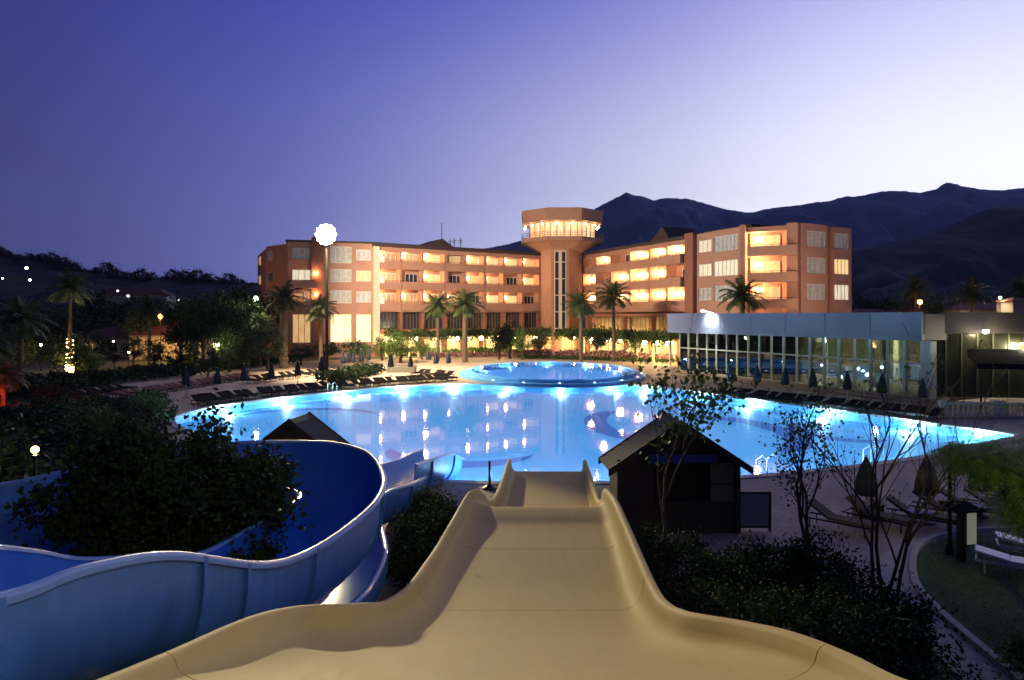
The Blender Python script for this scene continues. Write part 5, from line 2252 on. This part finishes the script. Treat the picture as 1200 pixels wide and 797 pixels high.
m_.box(-1.6, 1.6, -1, 1, 0, .75)
m_.build('planter_box', M_STONE, pl, world=False, bevel=.04)
m_ = MB()
m_.box(-1.5, 1.5, -.9, .9, .753, .80)
m_.build('soil', M_BARK, pl, world=False)

# terrace hedge mound
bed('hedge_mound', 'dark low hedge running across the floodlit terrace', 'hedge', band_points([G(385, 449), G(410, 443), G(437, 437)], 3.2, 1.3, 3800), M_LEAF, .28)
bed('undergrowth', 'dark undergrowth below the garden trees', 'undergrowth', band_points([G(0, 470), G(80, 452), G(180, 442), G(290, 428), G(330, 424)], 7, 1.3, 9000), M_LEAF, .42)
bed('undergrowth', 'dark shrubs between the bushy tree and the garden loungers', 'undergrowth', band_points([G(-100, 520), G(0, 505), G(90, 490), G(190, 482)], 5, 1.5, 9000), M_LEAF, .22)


# ------------------------------------------------------------------ palms
def palm_meshes(seed, nf=34, L_=2.6, leafm=None, droop=1.0, trunk_h=6.0, tr=.17):
    key = ('palm', seed)
    if key in TREE_CACHE:
        return TREE_CACHE[key]
    random.seed(seed)
    vs, fs = [], []
    for i in range(nf):
        a = 2 * PI * i * .381966 * 1.0 + rnd(-.2, .2)
        t = i / nf
        el = R(78 - 105 * t + rnd(-6, 6))
        length = L_ * rnd(.85, 1.1) * (.8 + .2 * math.sin(PI * t))
        d = Vector((math.cos(a) * math.cos(el), math.sin(a) * math.cos(el), math.sin(el)))
        p = Vector((0, 0, 0))
        n_ = 13
        prev = p.copy()
        side = Vector((-math.sin(a), math.cos(a), 0))
        for k in range(n_):
            s = k / n_
            d = (d + Vector((0, 0, -.105 * droop * (.5 + s)))).normalized()
            q = p + d * length / n_
            # rachis
            up = side.cross(d).normalized()
            w_ = .018 * (1.4 - s)
            o = len(vs)
            vs += [p - side * w_, p + side * w_, q + side * w_, q - side * w_]
            fs.append((o, o + 1, o + 2, o + 3))
            if k > 0:
                ll = .52 * (math.sin(PI * min(1, .12 + s * .88)) ** .6) * (L_ / 2.6) + .08
                for sg in (-1, 1):
                    for h_ in (.15, .6):
                        b = p.lerp(q, h_)
                        tip = b + side * sg * ll * rnd(.75, 1.05) + d * ll * .45 + Vector((0, 0, -ll * rnd(.15, .55) * droop)) + up * .04
                        o = len(vs)
                        ww = d * .035 * (L_ / 2.6) * 1.3
                        vs += [b - ww, b + ww, tip + ww * .2, tip - ww * .2]
                        fs.append((o, o + 1, o + 2, o + 3))
            p = q
    me = bpy.data.meshes.new('crown')
    me.from_pydata([(v.x, v.y, v.z + trunk_h) for v in vs], [], fs)
    me.materials.append(leafm or M_PALM)
    mb = MB()
    n_ = 22
    mb.tube([(math.sin(i * .2) * .04, 0, trunk_h * i / n_) for i in range(n_ + 1)], [tr * (1.25 - .35 * i / n_) * (1.08 if i % 2 else .96) * (1.35 if i > n_ - 3 else 1) for i in range(n_ + 1)], 9)
    o_ = mb.build('trunk', M_PALMBARK)
    tme = o_.data
    bpy.data.objects.remove(o_)
    TREE_CACHE[key] = (me, tme)
    return me, tme


M_PALM_D = mat('dark palm fronds', (.03, .045, .015), .6, var=.4, scale=1.5, trans=.2, island=.5)


def palm(px, D, cy_, crown_r, label, seed, dark=False, thick=1.0):
    """crown centre row cy_"""
    ztop = H - (cy_ - HY) * D / F
    me, tme = palm_meshes(seed + (50 if dark else 0), leafm=M_PALM_D if dark else M_PALM)
    t = thing('palm_tree', label, 'palm tree', (PX(px, D), D, 0), None, rnd(0, 6))
    sc = crown_r / 2.3
    c = mesh_obj('crown', me, t)
    c.scale = (sc, sc, sc)
    c.location = (0, 0, ztop - 6.0 * sc)
    r_ = mesh_obj('trunk', tme, t)
    r_.scale = (sc * thick, sc * thick, ztop / 6.0)
    return t


PP = {}
PP['wrapped'] = palm(82, 70, 338, 2.4, 'tall palm with light chain wrapped round its lower trunk', 1)
palm(25, 55, 375, 2.4, 'broad dim palm beside the light wrapped palm', 2)
palm(-20, 50, 400, 2.3, 'half cropped dark palm at the photo edge', 4, dark=True)
palm(333, 84, 350, 2.6, 'dark ivy clad palm before the garden end of the corner block', 3, dark=True, thick=2.4)
palm(376, 82, 362, 2.3, 'dark palm crown low on the mast before the corner block', 5, dark=True, thick=1.2)
palm(513, 98, 359, 2.7, 'paler lit palm before the garden wing, the one with the thinner trunk', 1)
palm(545, 95, 358, 2.9, 'lit palm with thick dark trunk before the garden wing', 2, thick=1.4)
palm(681, 93, 357, 2.6, 'grey green palm before the shaft of the lookout tower', 1)
palm(719, 97, 347, 2.9, 'tall palm before the wing behind the pavilion', 2)
palm(870, 84, 347, 3.0, 'large palm rising behind the pavilion roof before the hotel end', 1, thick=1.3)
palm(1073, 130, 338, 3.4, 'palm behind the pavilion roof beside the orange lamp', 2)
palm(1138, 120, 343, 3.2, 'dim broad palm over the far villas', 3, dark=True)
palm(1195, 125, 340, 3.4, 'dim palm over the far villas at the photo edge', 4, dark=True)
palm(175, 82, 362, 2.0, 'slender dim palm near the villa lamps', 3, dark=True)
palm(305, 86, 382, 2.2, 'low dim palm below the globe lamp', 2)

# light chain round the palm trunk
x0_, y0_ = PX(82, 70), 70
lc = thing('light_chain', 'warm light chain wound round the lower trunk of the tall palm', 'light chain', (x0_, y0_, 0))
m_ = MB()
for i in range(90):
    z = .3 + 3.9 * (i / 90) ** 1.15
    a = i * .75
    r_ = .36 - .02 * z
    m_.sphere((x0_ + r_ * math.cos(a), y0_ + r_ * math.sin(a), z), .055 + (.05 if z < 1.7 else 0), 6, 4)
m_.build('bulb', glow('warm bulb', (1, .55, .2), 22), lc)
m_ = MB()
m_.tube([(x0_ + (.34 - .02 * z) * math.cos(i * .75), y0_ + (.34 - .02 * z) * math.sin(i * .75), z) for i, z in [(i, .3 + 3.9 * (i / 90) ** 1.15) for i in range(90)]], .012, 4)
m_.build('wire', M_BLACK, lc)
light('POINT', 'lamp_light', (x0_ + .9, y0_ - 1.2, 1.0), 420, (1, .68, .25), lc, size=.2)
light('SPOT', 'lamp_light', (x0_ + .8, y0_ - 1.2, 2.0), 11000, (1, .75, .35), lc, size=.2, spot=R(50), blend=.6, aim=(x0_, y0_, 9.3))
gtree(105, 68, 411, SM[2], 'small yellow lit tree at the foot of the light wrapped palm', name='round_tree', sx=1.1)
# red lit palm at the very edge
palm(4, 44, 440, 1.6, 'small palm lit red at the photo edge', 4)
g = G(10, 478)
light('POINT', 'lamp_light', (PX(4, 44) + .6, 42.4, 1.5), 350, (1, .05, .03), None, size=.15)

# garden lamps
for (px, py, D, gm, r_, pw, col, lb) in [
        (300, 350, 85, M_LAMPW, .30, 500, (1, .85, .55), 'bright globe lamp on a pole before the hotel end wall'),
        (188, 371, 95, M_LAMPO, .34, 1100, (1, .42, .1), 'orange glowing lamp over the red roofed villa'),
        (255, 404, 78, M_LAMPW, .22, 260, (1, .85, .5), 'white globe lamp among the garden trees'),
        (48, 404, 80, M_LAMPW, .14, 90, (1, .8, .5), 'small lamp beyond the broad dim palm'),
        (100, 402, 85, M_LAMPW, .13, 60, (1, .8, .5), 'small lamp behind the light wrapped palm'),
        (133, 400, 92, M_LAMPW, .11, 50, (1, .9, .7), 'tiny lamp between the villas and the palm'),
        (151, 413, 80, M_LAMPW, .11, 50, (1, .9, .7), 'tiny low lamp in the garden hedge'),
        (41, 527, 17, M_LAMPY, .09, 26, (1, .62, .2), 'small yellow lamp beside the bushy tree over the blue flume'),
        (1078, 354, 118, M_LAMPO, .40, 1200, (1, .45, .12), 'orange lamp behind the pavilion roof'),
        (1172, 349, 120, M_LAMPW, .24, 300, (1, .85, .6), 'white lamp over the villas behind the pavilion'),
        (210, 352, 180, M_LAMPW, .30, 0, (1, .9, .7), 'far white lamp above the trees towards the hotel'),
        (173, 369, 130, M_LAMPW, .22, 0, (1, .9, .7), 'white lamp over the villa roof'),
        (150, 347, 230, M_LAMPW, .34, 0, (1, .9, .7), 'far lamp on the hill foot beside another'),
        (138, 341, 240, M_LAMPW, .26, 0, (1, .9, .7), 'faint far lamp highest of the hill foot pair')]:
    z = H - (py - HY) * D / F
    lamp_post(lb, (PX(px, D), D, 0), z + .14, gm, r_, pw, col)
# hill lamps stand on the hill
def hill_z(px, D, front=420, DD=620):
    py = np.interp(px, [p[0] for p in lh], [p[1] for p in lh])
    zr = H - (py - HY) * DD / F
    t = max(0, 1 - (DD - D) / front)
    return zr * t ** 1.25


for (px, py, D, r_, lb) in [(31, 314, 520, .95, 'lone bright lamp high on the dark hill'), (35, 328, 470, .7, 'lamp lower on the dark hill'), (3, 326, 470, .5, 'faint lamp on the hill at the photo edge')]:
    x = PX(px, D)
    z = H - (py - HY) * D / F
    base = min(z - 4, hill_z((x / 620 * F) + 600, D) - 3)
    t = lamp_post(lb, (x, D, base), z - base, M_LAMPW, r_, 0)

# villas with tiled roofs
def villa(label, px, D, w, d, h, rh, rz=0.0, lit=True):
    t = thing('villa', label, 'house', (PX(px, D), D, 0), rz=rz)
    m_ = MB()
    m_.box(-w / 2, w / 2, 0, d, 0, h)
    m_.build('wall', M_CREAM, t, world=False)
    m_ = MB()
    o = .6
    m_.add([(-w / 2 - o, -o, h), (w / 2 + o, -o, h), (w / 2 + o, d + o, h), (-w / 2 - o, d + o, h), (-w / 2 + d * .4, d / 2, h + rh), (w / 2 - d * .4, d / 2, h + rh)],
           [(0, 1, 5, 4), (1, 2, 5), (2, 3, 4, 5), (3, 0, 4), (3, 2, 1, 0)])
    m_.build('roof', mat('red roof tiles', (.20, .06, .035), .8, var=.3, scale=3, bump=.3), t, world=False)
    for i in range(4):
        x = -w / 2 + w * (i + .5) / 4
        m_ = MB()
        m_.box(x - .6, x + .6, -.06, -.01, 1.0, 2.2)
        f = m_.build('window', M_LIT[2] if (lit and i % 2 == 0) else M_DARKGLASS, t, world=False)
        m_ = MB()
        for xx in (x - .65, x - .03, x + .6):
            m_.box(xx, xx + .05, -.1, -.062, .95, 2.25)
        m_.build('frame', M_WOOD, f, world=False)
    return t


villa('low villa with red roof under the orange lamp', 195, 101, 11, 7, 3.6, 1.6, 0)
villa('low villa with dim red roof between the palms', 145, 108, 13, 7, 3.0, 1.7, .2)
villa('dark villa up on the hill foot', 150, 250, 26, 10, 14, 3, .1, False)
villa('villa with faint white wall behind the pavilion next to the orange lamp', 1092, 135, 9, 7, 7.3, 1.6, .1)
villa('villa behind the pavilion in the middle of the palms', 1122, 140, 10, 7, 8.0, 1.8, -.1)
villa('long pinkish villa behind the pavilion below the white lamp', 1168, 130, 14, 7, 7.6, 1.4, 0)
villa('tall narrow warm lit house behind the pavilion at the photo edge', 1199, 118, 3.5, 4, 9.0, .8, 0)
villa('small villa behind the pavilion close to the hotel end', 1030, 150, 12, 7, 6.6, 1.4, 0)
light('POINT', 'lamp_light', (PX(205, 96), 94, 2.0), 300, (.7, 1, .4), None, size=.2)
for i, px in enumerate(range(1010, 1230, 18)):
    D = rnd(138, 175)
    gtree(px + rnd(-4, 4), D, rnd(345, 355), BG[random.randrange(4)], 'dark tree behind the pavilion roof, %s from the hotel end' % ORD[i], sx=1.2, group='dark trees behind the pavilion')

# ------------------------------------------------------------------ foreground plants
# the bushy tree inside the hairpin
def big_crown(name, label, cat, loc, blobs, leafsize, leafm, per, spread, trunk=True, aspect=.55):
    """blobs: (dx,dy,dz,rx,ry,rz,clumps)"""
    t = thing(name, label, cat, loc)
    allp, cs_all = [], []
    for (dx, dy, dz, rx, ry, rz, cl) in blobs:
        p, cs = crown_points(rx, ry, rz, cl, per, spread, zc=0, hollow=.35)
        p = p + np.array([dx, dy, dz])
        cs = cs + np.array([dx, dy, dz])
        allp.append(p)
        cs_all.append(cs)
    pts = np.concatenate(allp)
    pts = pts[pts[:, 2] + loc[2] > .05]
    mesh_obj('crown', leaf_mesh('crown', pts, leafsize, leafm, aspect), t)
    if trunk:
        mb = MB()
        cs = np.concatenate(cs_all)
        zb = min(b[2] - b[5] for b in blobs)
        mb.tube([(0, 0, 0), (.05, .05, zb * .5), (0, 0, zb + .3)], [.16, .13, .1], 9)
        for c in cs[::max(1, len(cs) // 26)]:
            mb.tube([(0, 0, zb * .8), (c[0] * .4, c[1] * .4, zb + (c[2] - zb) * .45), tuple(c)], [.06, .035, .008], 5)
        mb.build('trunk', M_BARK, t, world=False)
    return t


big_crown('bushy_tree', 'large dark bushy tree enclosed by the hairpin of the blue flume', 'tree', (-5.9, 11.9, 0),
          [(0, 0, 3.5, 1.75, 1.3, 1.25, 95), (-1.2, .1, 3.2, 1.2, 1.0, 1.1, 50), (.95, .3, 3.05, 1.0, .9, .9, 45), (.1, -.2, 2.1, 1.8, 1.1, .8, 55), (1.45, .6, 3.65, .5, .35, .18, 7), (-1.0, .2, 4.1, .7, .6, .35, 16)], .125, M_LEAF, 165, .17)
big_crown('shrub', 'dark shrub between the lower blue flume and the sand slide', 'shrub', (-2.1, 16.6, 0),
          [(0, 0, .9, .85, 2.2, .9, 60), (.0, 2.5, .8, .75, 1.8, .75, 40)], .10, M_LEAF, 130, .16, trunk=False)
big_crown('shrub', 'pale flowering shrub at the pool end of the blue flume', 'shrub', (-3.0, 21.0, 0),
          [(0, 0, .65, .9, 1.0, .6, 30)], .10, M_LEAF3, 110, .15, trunk=False)
# mass of shrubs on the other side of the slide
masses = [((3.3, 15.5, 0), [(0, 0, .7, 1.0, 2.2, .85, 60)], 'dark shrub hugging the sand slide before the kiosk'),
          ((4.9, 14.6, 0), [(0, 0, .75, 1.5, 1.6, .9, 70)], 'dark shrub below the open counter of the kiosk'),
          ((6.5, 14.9, 0), [(0, 0, .75, 1.4, 1.6, .85, 65)], 'dark shrub below the glass screen with upright twigs'),
          ((3.6, 11.3, 0), [(0, 0, .9, 1.3, 1.6, 1.0, 70)], 'dark shrub beside the bend of the sand slide rim'),
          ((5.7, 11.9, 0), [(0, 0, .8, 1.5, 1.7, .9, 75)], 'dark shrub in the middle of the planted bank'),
          ((4.2, 8.4, 0), [(0, 0, .8, 1.2, 1.3, 1.0, 60)], 'dark shrub closest to the viewer beside the sand slide'),
          ((5.9, 9.4, 0), [(0, 0, .6, 1.1, 1.3, .7, 55)], 'dark shrub beside the path with pale leaf tips'),
          ((7.3, 12.9, 0), [(0, 0, .5, .9, 1.5, .65, 50)], 'dark shrub around the foot of the bare tree')]
for loc, bl_, lb in masses:
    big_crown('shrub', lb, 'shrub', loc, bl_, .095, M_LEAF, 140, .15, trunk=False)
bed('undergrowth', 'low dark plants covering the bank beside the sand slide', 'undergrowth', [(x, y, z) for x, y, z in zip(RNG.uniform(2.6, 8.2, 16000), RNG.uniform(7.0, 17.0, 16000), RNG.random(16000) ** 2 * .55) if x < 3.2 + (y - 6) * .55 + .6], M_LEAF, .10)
big_crown('shrub', 'small light green shrub at the lower end of the path', 'shrub', (6.45, 8.6, 0), [(0, 0, .35, .45, .45, .35, 14)], .08, M_LEAF3, 70, .10, trunk=False)


def branchy(name, label, loc, h, stems, seed, leaf_n, leafsize, spread=.16, leafm=None, top_only=.4, lean=(0, 0), twig=True, tr=.05, maxr=1.0):
    random.seed(seed)
    t = thing(name, label, 'tree', loc)
    mb = MB()
    tips = []

    def grow(p, d, length, r, lvl):
        pts = [p]
        q = p.copy()
        n_ = 5
        for i in range(n_):
            d = (d + Vector((rnd(-.13, .13), rnd(-.13, .13), .03 if lvl else .02))).normalized()
            q = q + d * length / n_
            pts.append(q.copy())
        mb.tube(pts, [max(.004, r * (1 - .5 * i / n_)) for i in range(n_ + 1)], 6)
        if lvl >= 3 or length < .18:
            tips.append(q)
            tips.append(pts[3])
            return
        k_ = 3 if lvl < 2 else 2
        for i in range(k_ + (1 if lvl == 1 else 0)):
            a = rnd(0, 2 * PI)
            sp_ = rnd(.35, .8)
            nd = (d + Vector((math.cos(a), math.sin(a), .25)) * sp_).normalized()
            grow(pts[2 + (i % 3)] if i else q, nd, length * rnd(.45, .72), r * .5, lvl + 1)

    for (dx, dy, hh, ld) in stems:
        grow(Vector((dx, dy, 0)), Vector((ld[0], ld[1], 1)).normalized(), hh, tr, 0)
    mb.build('trunk', M_BARK, t, world=False)
    if leaf_n:
        c = []
        for _ in range(leaf_n):
            q = random.choice(tips)
            c.append((q.x + random.gauss(0, spread), q.y + random.gauss(0, spread), q.z + random.gauss(0, spread)))
        mesh_obj('crown', leaf_mesh('crown', c, leafsize, leafm or M_LEAF2, .7), t)
    return t


branchy('slim_tree', 'slim tree with loose leafy crown standing in front of the timber kiosk', (3.35, 15.2, 0), 3.6, [(0, 0, 2.9, (-.03, 0))], 5, 850, .13, .20, tr=.055)
branchy('slim_tree', 'slim dark trunked tree with fine leaves beside the brown lounger', (7.35, 16.9, 0), 3, [(0, 0, 2.35, (-.02, 0)), (.03, 0, 2.0, (-.1, .05))], 9, 1000, .10, .18, tr=.06)
branchy('bare_tree', 'almost bare multi stemmed tree with thin wide branches on the planted bank', (7.55, 13.9, 0), 4, [(0, 0, 2.9, (-.22, 0)), (.08, .05, 3.0, (.05, 0)), (-.05, 0, 2.4, (.30, .05)), (.2, 0, 3.0, (.12, .05))], 17, 220, .08, .12, tr=.045)


# feathery tree at the photo edge
def feathery(label, loc, blobs, n_spray, seed):
    random.seed(seed)
    t = thing('feathery_tree', label, 'tree', loc)
    vs, fs = [], []
    for (c, r) in blobs:
        for _ in range(n_spray):
            d = Vector((random.gauss(0, 1), random.gauss(0, 1), random.gauss(0, 1))).normalized()
            rr = rnd(.3, 1) ** .5
            p = Vector(c) + Vector((d.x * r[0], d.y * r[1], d.z * r[2])) * rr
            dr = (Vector((d.x, d.y, d.z * .3)) * .8 + Vector((rnd(-.4, .4), rnd(-.4, .4), -.25))).normalized()
            side = dr.cross(Vector((0, 0, 1))).normalized()
            L_ = rnd(.35, .6)
            for k in range(9):
                s = k / 9
                b = p + dr * L_ * s + Vector((0, 0, -.22 * s * s * L_))
                ll = .11 * (1 - s * .6)
                for sg in (-1, 1):
                    tip = b + side * sg * ll + dr * ll * .6 + Vector((0, 0, -ll * .3))
                    o = len(vs)
                    w_ = dr * .011
                    vs += [b - w_, b + w_, tip + w_ * .4, tip - w_ * .4]
                    fs.append((o, o + 1, o + 2, o + 3))
    me = bpy.data.meshes.new('crown')
    me.from_pydata([tuple(v) for v in vs], [], fs)
    me.materials.append(M_LEAF3)
    mesh_obj('crown', me, t)
    mb = MB()
    mb.tube([(0, 0, 0), (.1, 0, 1), (0, .1, 2.2)], [.13, .11, .07], 9)
    for (c, r) in blobs:
        mb.tube([(.05, 0, 1.2), (c[0] * .5, c[1] * .5, 1.2 + (c[2] - 1.2) * .6), c], [.07, .045, .01], 6)
    mb.build('trunk', M_BARK, t, world=False)
    return t


feathery('bright green feathery tree hanging over the near loungers', (10.6, 13.6, 0),
         [((-.55, 0, 3.65), (.9, .8, .50)), ((.2, .2, 3.3), (1.0, .9, .8)), ((-.2, -.2, 2.8), (.7, .7, .5)), ((.9, .0, 3.9), (1.0, .9, .7)), ((-1.25, .1, 3.75), (.6, .5, .28)), ((.5, 0, 2.5), (.8, .7, .5))], 420, 4)
big_crown('shrub', 'bright green shrub beside the white loungers', 'shrub', (8.95, 12.1, 0), [(.2, 0, .55, .5, .5, .45, 16)], .09, M_LEAF3, 70, .11, trunk=False)

# drop template leftovers
if not used_l[id(LR)]:
    for c in list(LR.children):
        bpy.data.objects.remove(c)
    bpy.data.objects.remove(LR)

for i, (px, D, ty, k) in enumerate([(-25, 20, 492, 0), (18, 26, 486, 1), (52, 31, 466, 1), (96, 34, 468, 0), (138, 38, 470, 1), (172, 42, 473, 0), (-50, 34, 455, 1), (-70, 40, 452, 0), (60, 46, 462, 1)]):
    gtree(px, D, ty, (SM if D < 30 else BG)[k], 'dark tree behind the blue flume and the yellow lamp, %s of that dark clump' % ORD[i], sx=1.5, group='dark clump behind the flume')
bed('undergrowth', 'dark plants around the yellow lamp behind the blue flume', 'undergrowth', [(x, y, z) for x, y, z in zip(RNG.uniform(-34, -9, 26000), RNG.uniform(14, 46, 26000), RNG.random(26000) ** 1.5 * .9) if x < -9 - (y - 14) * .42], M_LEAF, .26)
# blades of the lawn
gx, gy = [], []
lv_ = [Vector((p[0], p[1])) for p in lawn]
lx0, lx1 = 7.0, 16
ly0, ly1 = 8.0, 19.5


def inside(x, y, poly):
    c = False
    j = len(poly) - 1
    for i in range(len(poly)):
        if (poly[i][1] > y) != (poly[j][1] > y) and x < (poly[j][0] - poly[i][0]) * (y - poly[i][1]) / (poly[j][1] - poly[i][1]) + poly[i][0]:
            c = not c
        j = i
    return c


gp_ = []
for _ in range(60000):
    x, y = rnd(lx0, lx1), rnd(ly0, ly1)
    if inside(x - .2, y, lawn):
        gp_.append((x, y, rnd(.05, .09)))
bed('lawn_grass', 'short dark green grass inside the curved kerb', 'grass', gp_, mat('grass blades', (.06, .13, .025), .8, var=.7, scale=1.2, trans=.2, island=.6), .055, .22)
# ------------------------------------------------------------------ evening haze
hz = bpy.data.materials.new('evening haze')
hz.use_nodes = True
t = hz.node_tree
t.nodes.clear()
o_ = N(t, 'ShaderNodeOutputMaterial')
pv = N(t, 'ShaderNodeVolumePrincipled')
pv.inputs['Color'].default_value = (.62, .76, 1.0, 1)
pv.inputs['Density'].default_value = HAZE
t.links.new(pv.outputs[0], o_.inputs['Volume'])
mb = MB()
mb.box(-7100, 7100, -420, 6150, -4, 1120)
hb = mb.build('haze', hz)
tag(hb, kind='stuff')
